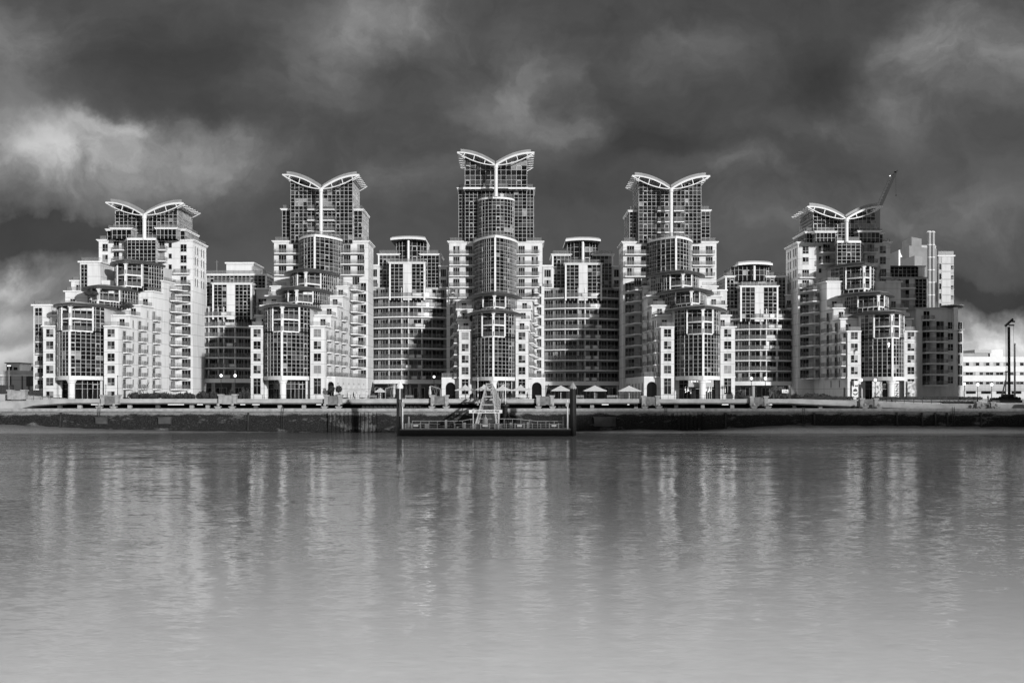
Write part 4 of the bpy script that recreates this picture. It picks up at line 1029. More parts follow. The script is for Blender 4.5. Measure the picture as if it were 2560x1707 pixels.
# stone belvedere piers with ball finials and lanterns
BV = [(42,974,'leftmost stone belvedere standing up on the ramp wall'),(275,987,'stone belvedere in front of the far left tower'),(569,985,'bright stone belvedere below the white rooftop plant room'),
      (833,987,'stone belvedere beside the restaurant parasols of the second tower'),(1099,987,'stone belvedere just left of the four parasols'),(1363,988,'dark stone belvedere left of the right mooring pile'),
      (1626.5,989,'stone belvedere beside the dark archway of the fourth tower'),(1897,990,'stone belvedere near the bare shrubs and white notice'),(2172,995,'stone belvedere below the poster windows of the far right tower'),(2463.5,1004,'rightmost stone belvedere at the ramp below the hoarding')]
for px, rt, lab in BV:
    d = 242.4; xc = X(px,d); zt = Z(rt,d); zb = Z(rt+24,d)
    B = thing('belvedere', lab, 'stone pier', (xc,d,zb), 'stone belvederes along the promenade'); hw = 1.75
    m = MB(); m.box(xc-hw+.5,xc+hw-.5,d-.1,d+1.0,zb-.1,zt-.42); m.box(xc-hw+.5,xc+hw-.5,d-.18,d+1.05,zt-.42,zt-.25); m.build('panel', STONE if px in (42,569) else STONEP, B)
    for s in (-1, 1):
        m = MB(); x = xc+s*(hw-.1); m.box(x-.42,x+.42,d-.3,d+1.1,zb,zt-.45); p = m.build('post', STONE, B)
        m = MB(); m.box(x-.5,x+.5,d-.4,d+1.2,zt-.45,zt-.3); m.box(x-.62,x+.62,d-.52,d+1.3,zt-.3,zt); m.build('cap', STONE, p)
        if 100 < px:
            zl = 5.48; m = MB(); m.box(x-.55,x+.55,d-2.5,d-1.7,zl,zl+.3); m.box(x-.75,x+.75,d-2.6,d-1.6,zl+.3,zl+.5); m.build('pedestal', STONE, B)
            m = MB(); m.lathe(x,d-2.1,[(.12,zl+.5),(.3,zl+.58),(.38,zl+.85),(.3,zl+1.12),(.12,zl+1.2)],12); m.build('ball_finial', STONE, B, True)
        if px in (569, 1897, 2172, 2463.5, 275):
            L = thing('lamp_post', {569:'%s of the two white lanterns near the rounded shrubs, on a stone belvedere',1897:'%s of the two lit lanterns by the bare shrubs, on a stone belvedere',2172:'%s of the two lit lanterns before the poster windows',2463.5:'%s of the two lit lanterns before the white office building',275:'%s of the two thin dark posts at the far left tower belvedere'}[px] % ('left' if s < 0 else 'right'), 'lamp post', (x,d+.4,zt), 'lanterns on the belvederes')
            hp = {569:4.0,1897:3.8,2172:3.9,2463.5:3.7,275:4.2}[px]
            m = MB(); m.lathe(x,d+.4,[(.14,zt),(.09,zt+.5),(.06,zt+hp)],8); m.build('pole', BLACK, L)
            m = MB()
            if px == 275: m.lathe(x,d+.4,[(.1,zt+hp),(.16,zt+hp+.2),(.05,zt+hp+.4)],8); m.build('lantern', BLACK, L)
            else: m.lathe(x,d+.4,[(.12,zt+hp),(.3,zt+hp+.15),(.34,zt+hp+.4),(.24,zt+hp+.62),(.06,zt+hp+.7)],12); m.build('globe', LAMPW, L, True)
for px, rt, lab in ((1085,945,'single lantern on a post between the second curved block and the tallest tower'),(2411,963,'small lantern on a thin bracket post at the right end block'),(22.5,915,'twin headed road lamp by the low gate building at the far left')):
    d = 252 if px > 100 else 300; x = X(px,d); z1 = Z(rt,d); L = thing('lamp_post', lab, 'lamp post', (x,d,G), 'lanterns on the belvederes')
    m = MB(); m.lathe(x,d,[(.1,G),(.06,z1)],8); m.build('pole', BLACK if px > 100 else GSTEEL, L)
    m = MB()
    if px > 100: m.lathe(x,d,[(.1,z1),(.3,z1+.2),(.3,z1+.45),(.1,z1+.6)],10); m.build('globe', LAMPW, L, True)
    else: m.box(x-.45,x+.45,d-.15,d+.15,z1,z1+.2); m.build('lamp_head', LAMPW, L)

# railings along the promenade edge, one length between each pair of belvederes
edges = [p for p, _, _ in BV]
RL = ['railing on the ramp at the far left','railing in front of the far left tower and its hedge','railing below the second tower shopfront','railing in front of the restaurant tables and bench','railing behind the gangway and flagpoles','railing right of the right mooring pile','railing in front of the lit riverside restaurant','railing along the black hedge near the bare shrubs','railing on the ramp below the right end block']
for (a, b, lab) in zip(edges, edges[1:], RL):
    m = MB(); p0, p1 = a+21, b-21; n = max(2, round((p1-p0)/22)); pts = [p0+(p1-p0)*i/n for i in range(n+1)]
    def zt(p): return Z(lerp_tab(DT,p),243)
    for p, q in zip(pts, pts[1:]):
        for h in (.45, 1.08): m.bar((X(p,243.5),243.5,zt(p)+h),(X(q,243.5),243.5,zt(q)+h),.05,.05)
    for p in pts: m.bar((X(p,243.5),243.5,zt(p)),(X(p,243.5),243.5,zt(p)+1.1),.08,.08)
    o = m.build('railing', BLACK); tag(o, 'thin dark '+lab, 'railing', 'promenade railings')
# pillars and tube lights in the gap under the deck
for i, px in enumerate((150,200,325,395,480,520,640,700,760,1120,1480,1590,1690,1756,1830,1985,2050)):
    x = X(px,245); m = MB(); m.box(x-.45,x+.45,244.6,245.4,5.452,6.44); o = m.build('pillar', CONC if i % 3 else CONCD); tag(o, 'short square concrete pillar in the dark gap under the promenade deck', 'pillar', 'pillars under the promenade deck')
for px, w in ((243,30),(440,40),(500,14),(607,12),(640,18),(797,12),(1513,17),(1571,5),(1813,16),(1927,6)):
    x = X(px,244.2); hw = w/2*244.2/F; m = MB(); m.box(x-hw,x+hw,244.1,244.25,6.28,6.40); o = m.build('tube_light', TUBE)
    tag(o, 'lit tube light under the promenade deck' + {243:', below the far left round column',440:', long one before the far left hedge',500:', short one right of the long tube',607:', small one right of the bright belvedere',640:', below the second tower shopfront',797:', left of the restaurant belvedere',1513:', below the middle right parasols',1571:', tiny one below the last parasol',1813:', below the riverside restaurant',1927:', tiny one right of the shrub belvedere'}[px], 'tube light', 'tube lights under the deck')

# ------------------------------------------------------------------ planting
def leaf_mass(name, blobs, n, label, cat, group=None, size=.22, mat=None):
    """dark cores with many leaf-sized faces around them; blobs = (x, y, z, rx, ry, rz)"""
    m = MB()
    for (x, y, z, rx, ry, rz) in blobs:
        pr = [(max(.05, rx*.8*math.sin(math.pi*k/6)), z-rz*.85*math.cos(math.pi*k/6)) for k in range(7)]
        b0 = len(m.v); m.lathe(x, y, pr, 10)
        for i in range(b0, len(m.v)): v = m.v[i]; m.v[i] = (v[0]+rnd.uniform(-.08,.08)*rx, y+(v[1]-y)*ry/rx, v[2]+rnd.uniform(-.05,.05))
        for _ in range(n):
            a, c = rnd.uniform(0,6.283), rnd.uniform(-1,1); s = math.sqrt(1-c*c); k = rnd.uniform(.8,1.12)
            p = Vector((x+rx*k*s*math.cos(a), y+ry*k*s*math.sin(a), max(z-rz, z+rz*k*c)))
            u = Vector((rnd.uniform(-1,1),rnd.uniform(-1,1),rnd.uniform(-1,1))).normalized()*size*rnd.uniform(.5,1.2); w = u.cross(Vector((rnd.uniform(-1,1),rnd.uniform(-1,1),1))).normalized()*size*.6
            m.face([p-u, p+w, p+u, p-w])
    o = m.build(name, mat or LEAF); return tag(o, label, cat, group)
def hedge(p0, p1, rt, rb, d, label, dep=1.4):
    m = MB(); x0, x1, z0, z1 = X(p0,d), X(p1,d), Z(rb,d), Z(rt,d); z0 = min(z0, G)
    m.box(x0+.1,x1-.1,d,d+dep,z0,z1-.1)
    for _ in range(int((x1-x0)*(z1-z0+dep)*16)):
        p = Vector((rnd.uniform(x0,x1), d-.08 if rnd.random() < .55 else rnd.uniform(d,d+dep), rnd.uniform(z0,z1)))
        if p.y > d: p.z = z1-.1+rnd.uniform(-.05,.14)
        u = Vector((rnd.uniform(-1,1),rnd.uniform(-.5,.5),rnd.uniform(-1,1))).normalized()*.17; w = u.cross(Vector((0,1,.3))).normalized()*.1
        m.face([p-u,p+w,p+u,p-w])
    o = m.build('hedge', LEAF); tag(o, label, 'hedge', 'clipped hedges')
hedge(-180,30,963,978,300,'dark hedge at the far left edge behind the ramp wall')
hedge(60,108,976,985,256,'small dark hedge at the foot of the far left tower outer block')
hedge(2002,2134,991.5,998,246.3,'flat black clipped hedge left of the poster window belvedere')
hedge(2189,2456,992,999.5,246.8,'long flat black hedge at the foot of the right end block')
hedge(2356,2448,1003,1014,244.6,'low dark hedge strip left of the rightmost belvedere')
hedge(2480,2553,994,1000,248,'dark hedge on a planter below the piling rig')
hedge(1838,1882,989,997,246.3,'short black hedge left of the shrub belvedere')
m = MB(); m.box(X(2478,246.2),X(2556,246.2),246.2,247.9,6.8,Z(1000,246.2)); o = m.build('planter_box', CONCD); tag(o, 'long grey planter box under the hedge below the piling rig', 'planter')
for i, (px, w, rt, rb, lab) in enumerate(((345,44,979,987,'rounded shrub at the left end of the far left tower bed'),(385,50,979.5,987,'broad rounded shrub in the middle of the far left tower bed'),(430,60,980,988,'broad low shrub at the right end of the far left tower bed'),(508,40,976,988,'rounded shrub left of the bright belvedere'),(540,34,977,988,'second rounded shrub left of the bright belvedere'),(578,30,974,990,'rounded shrub behind the bright belvedere'),(600,26,976,990,'small rounded shrub right of the bright belvedere'),(614,22,966,990,'taller dark shrub against the second tower pier'),(472,30,979,988,'small shrub by the shadowed end pier'),
        (2040,50,982,992,'low dark shrub below the fifth tower cranked balconies'),(1850,18,975,990,'dark leafy shrub by the shop on the fourth block'),(1975,44,983,992,'dark low shrub right of the white notice'),(2064,34,984,993,'dark low shrub near the small bright lamp'),(1273,12,981,996,'small leafy pot shrub right of the gangway'),(1178,10,982,996,'dark leafy pot shrub left of the flagpole'))):
    d = 252; x = X(px,d); zt = Z(rt,d); rz = (zt-G)/2
    hw = w*d/F/2
    leaf_mass('shrub', [(x+hw*rnd.uniform(-.75,.75),d+rnd.uniform(-.5,.5),G+rz*k_,hw*rnd.uniform(.35,.6),hw*.5,rz*k_) for k_ in (1,.85,.75,.9,.65)], 90, lab, 'shrub', 'shrubs along the promenade')
for px, rt, d, w, lab in ((228,733,258,5.0,'dark terrace planting on the lowest canopy roof of the far left tower'),(318,765,258,3.2,'rounded dark shrub on the right terrace of the far left tower'),(1192,768,272,2.2,'terrace shrub left of the upper loggia on the tallest tower'),(1183,796,268.5,2.4,'terrace shrub on the lower left terrace of the tallest tower'),(1612,715,282,2.0,'small terrace shrub beside the fourth tower upper canopy'),(1806,783,262,1.8,'small terrace shrub at the right of the fourth tower lowest canopy')):
    x, z = X(px,d), Z(rt,d); leaf_mass('terrace_shrub', [(x+w*rnd.uniform(-.3,.3), d+rnd.uniform(-.3,.3), z, w*rnd.uniform(.2,.35), .6, .7) for _ in range(4)], 70, lab, 'shrub', 'roof terrace planting', .2)
for px, w, rt, lab in ((932,15,957,'dark conical topiary left of the left mooring pile, beside the parasol'),(1015,13,961,'dark conical topiary just right of the left mooring pile'),(1025,11,960,'second conical topiary right of the left mooring pile'),(1371,14,962,'dark conical topiary left of the right mooring pile')):
    d = 254; x = X(px,d); zt = Z(rt,d); m = MB()
    r = w*d/F/2; m.lathe(x,d,[(r*.9,G+.15),(r,G+.5),(r*.55,(G+zt)/2),(.1,zt-.1)],12)
    for _ in range(420):
        t = rnd.random()**.7; z = G+.1+(zt-G)*(1-t); k = r*(t*1.0+.03)*rnd.uniform(.9,1.15); a = rnd.uniform(0,6.283); p = Vector((x+k*math.cos(a),d+k*math.sin(a),z))
        u = Vector((rnd.uniform(-1,1),rnd.uniform(-1,1),rnd.uniform(-.4,1))).normalized()*.16; w2 = u.cross(Vector((.3,1,.1))).normalized()*.09; m.face([p-u,p+w2,p+u,p-w2])
    o = m.build('topiary_tree', LEAF); tag(o, lab, 'topiary', 'conical topiaries')
def bare_tree(px, d, h, label, n=5, spread=.5):
    x = X(px,d); T = thing('bare_tree', label, 'tree', (x,d,G), 'leafless young trees'); t = MB(); tw = MB()
    def grow(mb, p, v, L, r, k):
        q = p + v*L; mb.bar(p, q, r*2, r*2)
        if k <= 0: return
        for _ in range(3 if k > 1 else 2):
            nv = (v + Vector((rnd.uniform(-1,1),rnd.uniform(-1,1),rnd.uniform(-.1,.7)))*spread).normalized()
            grow(tw, p.lerp(q, rnd.uniform(.6,1)), nv, L*rnd.uniform(.55,.8), max(.018, r*.6), k-1)
    for s in range(n):
        v = Vector((rnd.uniform(-.22,.22),rnd.uniform(-.22,.22),1)).normalized(); grow(t, Vector((x+rnd.uniform(-.3,.3),d,G)), v, h*.42, .045, 3)
    t.build('trunk', BARK, T); tw.build('crown', BARK, T)
for px, h, lab, n in ((364,4.6,'bare spreading sapling in front of the far left tower balconies',2),(978,4.4,'pale bare tree left of the left mooring pile',3),(1003,4.0,'bare tree behind the left mooring pile',3),(1939,3.6,'pale bare multi stemmed shrub left of the white notice',7),(1950,3.4,'bare multi stemmed shrub beside the white notice',6),(1925,3.0,'thin bare shrub between the lantern and the white notice',5),(1966,2.6,'bare twiggy shrub under the white notice',5),(1490,4.2,'bare tree behind the middle right parasol',4),(1091,3.8,'bare tree by the single lantern',3)):
    bare_tree(px, 255, h, lab, n)
m = MB(); d = 253; m.box(X(1955,d),X(1971,d),d,d+.1,Z(982,d),Z(973.5,d)); NB = thing('notice_board', 'white notice board among the bare shrubs before the fourth curved block', 'notice board', (X(1963,d),d,G)); m.build('board', CORN, NB)
m = MB()
for (a, b, c, e) in ((1958,976,1962,976),(1957.5,979,1961,979),(1963,975.5,1965,980),(1965,980,1967,975.5),(1967.5,978,1969,981)): m.bar((X(a,d),d-.02,Z(b,d)),(X(c,d),d-.02,Z(e,d)),.04,.09)
m.build('marks', BLACK, NB); m = MB(); m.bar((X(1957,d),d+.05,G),(X(1957,d),d+.05,Z(982,d)),.08,.08); m.bar((X(1969,d),d+.05,G),(X(1969,d),d+.05,Z(982,d)),.08,.08); m.build('post', BARK, NB)

# ------------------------------------------------------------------ parasols, benches, bowls and people on the promenade
def parasol(px, rt, re, hw, d, lab, concave=False):
    x = X(px,d); zt, ze = Z(rt,d), Z(re,d); w = hw*d/F
    P = thing('parasol', lab, 'parasol', (x,d,G), 'cafe parasols'); m = MB(); n = 4; K = 6
    rings = []
    for k in range(K+1):
        t = k/K; r = w*t; z = zt-(zt-ze)*((t**.55) if concave else (t**.93)); rings.append([(x+r*sx, d+r*sy, z) for sx, sy in ((-1,-.8),(0,-.84),(1,-.8),(1.0,0),(1,.8),(0,.84),(-1,.8),(-1.0,0))])
    for a, b in zip(rings, rings[1:]):
        for i in range(8):
            j = (i+1) % 8; m.face([b[i],b[j],a[j],a[i]])
    e = rings[-1]
    for i in range(8):
        j = (i+1) % 8; m.face([(e[i][0],e[i][1],e[i][2]-.18),(e[j][0],e[j][1],e[j][2]-.18),e[j],e[i]])
    m.build('canopy', CANVAS, P)
    m = MB(); m.lathe(x,d,[(.07,G+.1),(.06,zt-.1)],8); m.build('pole', WSTEEL, P)
    m = MB(); m.lathe(x,d,[(.5,G),(.45,G+.12)],12); m.build('base', CONCD, P)
parasol(891,967.5,978,27,252,'broad pale parasol in front of the second tower arcade')
parasol(951,969,978.5,13,253,'smaller pale parasol left of the left mooring pile, beside the conical topiary')
parasol(1163.5,960,974.5,25,249,'leftmost of the four peaked parasols before the tallest tower', True)
parasol(1210,960,974.5,25,249,'second peaked parasol from the left, partly behind the gangway', True)
parasol(1257,960.5,975,25,249,'peaked parasol just right of the gangway top', True)
parasol(1302,960.5,975,24,249,'rightmost of the four peaked parasols, before the tallest tower right pier', True)
parasol(1402,963,975.5,24,251,'flat pyramid parasol left of the right mooring pile')
parasol(1487,963,976,28,251,'flat pyramid parasol just right of the right mooring pile')
parasol(1573,963.5,976.5,27,251,'flat pyramid parasol furthest right, by the fourth tower arcade')
for (pa, ra, pb, rb, pc, lab) in ((985,966,963.5,971,985,'cantilever parasol frame with folded pale cloth left of the left mooring pile'),(1076,964,1101,972,1075,'cantilever parasol frame with closed hanging cloth left of the tallest tower')):
    d = 252; P = thing('cantilever_parasol', lab, 'parasol', (X(pb,d),d,G)); m = MB(); m.bar((X(pb,d),d,G),(X(pb,d),d,Z(rb,d)),.16,.16); m.build('pole', GSTEEL, P)
    m = MB(); m.bar((X(pb,d),d,Z(rb,d)),(X(pa,d),d,Z(ra,d)),.16,.16); m.build('arm', GSTEEL, P)
    m = MB(); m.lathe(X(pc,d),d,[(.12,Z(993,d)),(.36,Z(984,d)),(.3,Z(975,d)),(.16,Z(971,d)),(.28,Z(968,d)),(.06,Z(965,d))],10); m.build('folded_cloth', CANVAS, P)
for pa, pb, lab in ((917,941,'pale slatted bench right of the conical topiary'),(1012,1034,'slatted bench right of the left mooring pile'),(1440,1460,'slatted bench right of the right mooring pile'),(1518,1546,'slatted bench between the two right parasols'),(556,585,'bench behind the bright belvedere')):
    d = 246; x0, x1 = X(pa,d), X(pb,d); B = thing('bench', lab, 'bench', ((x0+x1)/2,d,G), 'promenade benches')
    m = MB(); [m.box(x0,x1,d+.18*i,d+.18*i+.14,G+.42,G+.47) for i in range(3)]; m.build('seat', GSTEEL, B)
    m = MB(); [m.box(x0,x1,d+.56,d+.6,G+.55+.16*i,G+.67+.16*i) for i in range(3)]; m.build('backrest', GSTEEL, B)
    for x in (x0+.1, x1-.2):
        m = MB(); m.box(x,x+.1,d+.02,d+.1,G,G+.42); m.box(x,x+.1,d+.48,d+.56,G,G+1.0); m.box(x,x+.1,d+.1,d+.48,G+.34,G+.42); m.build('leg', GSTEEL, B)
for px, lab in ((866,'stone planter bowl at the left of the restaurant railing'),(906,'broad pale planter bowl before the second tower parasol'),(975,'stone planter bowl left of the left mooring pile')):
    d = 246; m = MB(); x = X(px,d); m.lathe(x,d,[(.3,G),(.2,G+.25),(.75,G+.42),(.85,G+.55),(.7,G+.56)],14); o = m.build('planter_bowl', STONE); tag(o, lab, 'planter', 'planter bowls')
for px, lab in ((829,'potted tree at the left of the second tower archway'),(847,'potted tree at the right of the second tower archway')):
    d = 252; x = X(px,d); P = thing('potted_tree', lab, 'potted tree', (x,d,G), 'potted trees')
    m = MB(); m.lathe(x,d,[(.35,G),(.5,G+.7),(.42,G+.71)],12); m.build('pot', CONCD, P); m = MB(); m.lathe(x,d,[(.06,G+.7),(.05,G+1.8)],8); m.build('trunk', BARK, P)
    m = MB()
    for _ in range(380):
        a, c = rnd.uniform(0,6.283), rnd.uniform(-1,1); s = math.sqrt(1-c*c); k = .8*rnd.random()**.35; p = Vector((x+k*s*math.cos(a),d+k*s*math.sin(a),G+2.5+k*1.1*c)); u = Vector((rnd.uniform(-1,1),rnd.uniform(-1,1),rnd.uniform(-1,1))).normalized()*.17; w = u.cross(Vector((0,1,.2))).normalized()*.1; m.face([p-u,p+w,p+u,p-w])
    m.build('crown', LEAF, P)
import bmesh
def person(px, d, z, lab, rz=0):
    """one continuous skinned body in mid-stride, with coat and hair of its own"""
    J = {'pel':(0,0,.95),'chest':(0,0,1.32),'neck':(0,0,1.5),'head':(0,-.02,1.62),'top':(0,0,1.74),'hl':(.1,0,.92),'kl':(.12,-.18,.52),'fl':(.12,-.22,.08),'tl':(.12,-.38,.04),'hr':(-.1,0,.92),'kr':(-.12,.06,.5),'fr':(-.12,.32,.12),'tr':(-.12,.22,.03),
         'sl':(.2,0,1.42),'el':(.26,.1,1.14),'wl':(.25,.02,.9),'gl':(.25,-.04,.8),'sr':(-.2,0,1.42),'er':(-.26,-.06,1.14),'wr':(-.25,-.2,.93),'gr':(-.25,-.27,.86)}
    RD = dict(pel=.16,chest=.17,neck=.06,head=.1,top=.07,hl=.1,kl=.065,fl=.045,tl=.035,hr=.1,kr=.065,fr=.045,tr=.035,sl=.07,el=.05,wl=.038,gl=.035,sr=.07,er=.05,wr=.038,gr=.035)
    E = [('pel','chest'),('chest','neck'),('neck','head'),('head','top'),('pel','hl'),('hl','kl'),('kl','fl'),('fl','tl'),('pel','hr'),('hr','kr'),('kr','fr'),('fr','tr'),('chest','sl'),('sl','el'),('el','wl'),('wl','gl'),('chest','sr'),('sr','er'),('er','wr'),('wr','gr')]
    bm = bmesh.new(); lay = bm.verts.layers.skin.verify(); V = {}
    for k, p in J.items():
        v = bm.verts.new(p); v[lay].radius = (RD[k], RD[k]); v[lay].use_root = (k == 'pel'); V[k] = v
    for a, b in E: bm.edges.new((V[a], V[b]))
    me = bpy.data.meshes.new('person'); bm.to_mesh(me); bm.free(); me.materials.append(CLOTH)
    o = bpy.data.objects.new('person', me); o.modifiers.new('Skin', 'SKIN'); su = o.modifiers.new('Sub', 'SUBSURF'); su.levels = su.render_levels = 1
    link(o, (X(px,d),d,z), None, None, rz); tag(o, lab, 'person')
    h = MB(); h.lathe(X(px,d), d, [(.07,z+1.63),(.115,z+1.7),(.1,z+1.78),(.03,z+1.81)], 10); h.build('hair', BLACK, o)
    return o
person(2229.5, 245.2, Z(1013,245.2), 'person in dark clothes walking on the ramp below the poster windows', 1.2)
person(1318, 247, G, 'person in dark clothes walking by the right archway of the tallest tower', -1.3)
for k_, (px, lab) in enumerate(((452,'person in dark clothes walking by the shaded end pier'),(690,'person in dark clothes outside the second tower shopfront'),(735,'person in dark clothes right of the second tower round column'),(884,'person in dark clothes standing under the broad pale parasol'),(1046,'person in dark clothes between topiary and cantilever parasol'),(1452,'person in dark clothes by the bench right of the right mooring pile'),(1604,'person in dark clothes right of the last flat parasol'),(1842,'person in dark clothes at the right of the riverside restaurant'),(1990,'person in dark clothes right of the white notice'))):
    person(px, 247.5+k_%3, G, lab, 1.3 if k_%2 else -1.4)
person(2470, 248.5, Z(1006,248.5), 'person in dark clothes standing behind the rightmost belvedere', .3)

# ------------------------------------------------------------------ pontoon, mooring piles, gangway and sign
PD = 217.0; x0, x1 = X(1000,PD), X(1427,PD); ZD = Z(1072.5,PD)
PO = thing('pontoon', 'long dark floating pontoon with railings and fender frames, moored between the two piles', 'pontoon', ((x0+x1)/2,PD,0))
m = MB(); m.box(x0,x1,PD,PD+7,-.6,ZD-.25); m.build('hull', BLACK, PO)
m = MB(); m.box(x0-.05,x1+.05,PD-.08,PD+7.1,ZD-.25,ZD); m.build('deck_edge', CONCD, PO)
m = MB(); y = PD+.25
def rail_z(px): return lerp_tab([(1000,1054),(1150,1054),(1178,1048),(1290,1048.5),(1345,1054.5),(1430,1054.5)], px)
pxs = [1024+ (1410-1024)*i/18 for i in range(19)]
for p in pxs: m.bar((X(p,PD),y+5.8,ZD),(X(p,PD),y+5.8,Z(rail_z(p),PD)+.06),.1,.1)
for p, q in zip(pxs, pxs[1:]):
    m.bar((X(p,PD),y+5.8,Z(rail_z(p),PD)),(X(q,PD),y+5.8,Z(rail_z(q),PD)),.08,.12)
    m.bar((X(p,PD),y+5.8,ZD+.5),(X(q,PD),y+5.8,ZD+.5),.05,.05)
m.build('rear_railing', GSTEEL, PO)
m = MB(); pf = [1013,1027,1072,1093,1137,1161,1181,1255,1266,1311,1331,1352]
for p in pf: m.bar((X(p,PD),y,ZD),(X(p,PD),y,ZD+1.2),.13,.13)
m.bar((X(1013,PD),y,ZD+1.1),(X(1100,PD),y,ZD+1.1),.06,.06); m.bar((X(1137,PD),y,ZD+1.1),(X(1410,PD),y,ZD+1.1),.06,.06)
for k in range(6): m.bar((X(1012+2.2*k,PD),y,ZD),(X(1012+2.2*k,PD),y+.1*k,ZD+1.1+.06*k),.09,.09)
m.build('front_railing', GSTEEL, PO)
for p in (1039.5,1212.5,1299,1385):
    m = MB(); xc = X(p,PD)
    for s in (-1,1): m.box(xc+s*.95-.12,xc+s*.95+.12,y-.15,y+.1,ZD,ZD+1.25)
    m.box(xc-.83,xc+.83,y-.1,y+.05,ZD+.95,ZD+1.1); m.box(xc-.83,xc+.83,y-.1,y+.05,ZD+.05,ZD+.2); m.build('fender_frame', GSTEEL, PO)
    m = MB(); m.box(xc-.5,xc+.5,y-.2,y-.14,ZD+.55,ZD+.9); m.build('number_plate', CORN, PO)
for p, w, h in ((1064,.75,1.05),(1143,.5,.45),(1113,.45,1.9),(1160,.55,1.3),(1277,.5,1.3),(1320,.4,1.4),(1248,.8,1.0)):
    m = MB(); xc = X(p,PD); m.box(xc-w/2,xc+w/2,y+2.2,y+2.6,ZD,ZD+h); m.build('equipment_box', GSTEEL, PO)
m = MB(); xc = X(1213,PD); m.lathe(xc,y+2.5,[(.65,ZD),(.62,ZD+.6),(.5,ZD+.9),(.45,ZD+1.9),(.3,ZD+2.3),(.12,ZD+2.5),(.05,ZD+3.6)],10); m.build('beacon_post', GSTEEL, PO)
for p in (1055,1411):
    m = MB(); m.lathe(X(1016 if p < 1200 else 1411,PD),PD+5,[(.16,ZD),(.16,ZD+2.4),(.05,ZD+2.6)],8); m.build('bollard', GSTEEL, PO)
m = MB(); ring = [(X(1127,PD)+.45*math.cos(a), PD+3, ZD+.95+.45*math.sin(a)) for a in [6.283*i/14 for i in range(15)]]
[m.bar(a, b, .12, .12) for a, b in zip(ring, ring[1:])]; [m.bar((X(q,PD),PD+3,ZD),(X(q,PD),PD+3,ZD+2.3),.07,.07) for q in (1121,1134)]; m.build('ladder_hoop', DARK, PO)
for px, rt, lab, capm in ((999.5,952,'left mooring pile, dark steel with smooth bright white conical cap',WSTEEL),(1432.5,954.5,'right mooring pile, dark steel with faceted grey conical cap',GSTEEL)):
    d = 219.5; x = X(px,d); P = thing('mooring_pile', lab, 'mooring pile', (x,d,-1), 'mooring piles'); r = 8.2*d/F
    m = MB(); m.lathe(x,d,[(r,-1),(r,Z(971,d))],20); m.build('shaft', DARK if px < 1200 else BLACK, P)
    m = MB(); m.lathe(x,d,[(r*1.03,Z(971 if px < 1200 else 972.5,d)),(r*1.06,Z(965 if px < 1200 else 968,d)),(.03,Z(rt,d))],24 if px < 1200 else 8); m.build('cone_cap', capm, P)
    if px < 1200: m = MB(); m.bar((x+.12,d-r-.04,Z(1040,d)),(x+.12,d-r-.04,Z(971,d)),.16,.08); m.build('guide_strip', CORN, P)
for px, lab in ((1006.5,'white signal pole with small board at the left end of the pontoon'),(1419,'white signal pole with small board at the right end of the pontoon')):
    d = 217.6; x = X(px,d); P = thing('signal_pole', lab, 'pole', (x,d,ZD), 'signal poles on the pontoon'); m = MB(); m.lathe(x,d,[(.16,ZD),(.1,Z(998,d))],10); m.build('pole', WSTEEL, P)
    m = MB(); xb = X(px+(1 if px < 1200 else -1),d); m.box(xb-.3,xb+.3,d-.12,d+.12,Z(1016,d),Z(1005,d)); m.build('board', GSTEEL, P); m = MB(); m.box(xb-.26,xb+.26,d-.1,d+.1,Z(999,d),Z(996,d)); m.build('lamp_box', GSTEEL, P)
# name board over the pontoon
SG = thing('pier_sign', 'white name board lettered ST GEORGE WHARF PIER standing on the pontoon before the gangway', 'sign', (X(1213.5,216.8),216.8,ZD))
d = 217.4; m = MB(); m.box(X(1172.5,d),X(1255.5,d),d,d+.15,Z(1032.3,d),Z(1024.3,d)); m.build('board', WSTEEL, SG)
m = MB(); [m.bar((X(p,d),d+.24,ZD),(X(p,d),d+.24,Z(1031,d)),.15,.15) for p in (1183,1247)]; m.build('post', WSTEEL, SG)
def lettering(txt, x, y, z, h, w, mat, parent, name='lettering', thick=.02):
    cu = bpy.data.curves.new('t', 'FONT'); cu.body = txt; cu.align_x = 'CENTER'; cu.extrude = thick; cu.size = 1; cu.offset = .018
    ob = bpy.data.objects.new('t', cu); col.objects.link(ob); dg = bpy.context.evaluated_depsgraph_get()
    me = bpy.data.meshes.new_from_object(ob.evaluated_get(dg)); bpy.data.objects.remove(ob)
    xs = [v.co.x for v in me.vertices]; ys = [v.co.y for v in me.vertices]; sx = w/(max(xs)-min(xs)); sy = h/(max(ys)-min(ys)); xm = (max(xs)+min(xs))/2; y0 = min(ys)
    for v in me.vertices: v.co = ((v.co.x-xm)*sx, -v.co.z, (v.co.y-y0)*sy)
    me.materials.clear(); me.materials.append(mat); o = bpy.data.objects.new(name, me); return link(o, (x, y, z), parent)
lettering('ST GEORGE WHARF PIER', X(1214.5,d), d-.03, Z(1030.7,d), 5.0*d/F, 68*d/F, BLACK, SG)
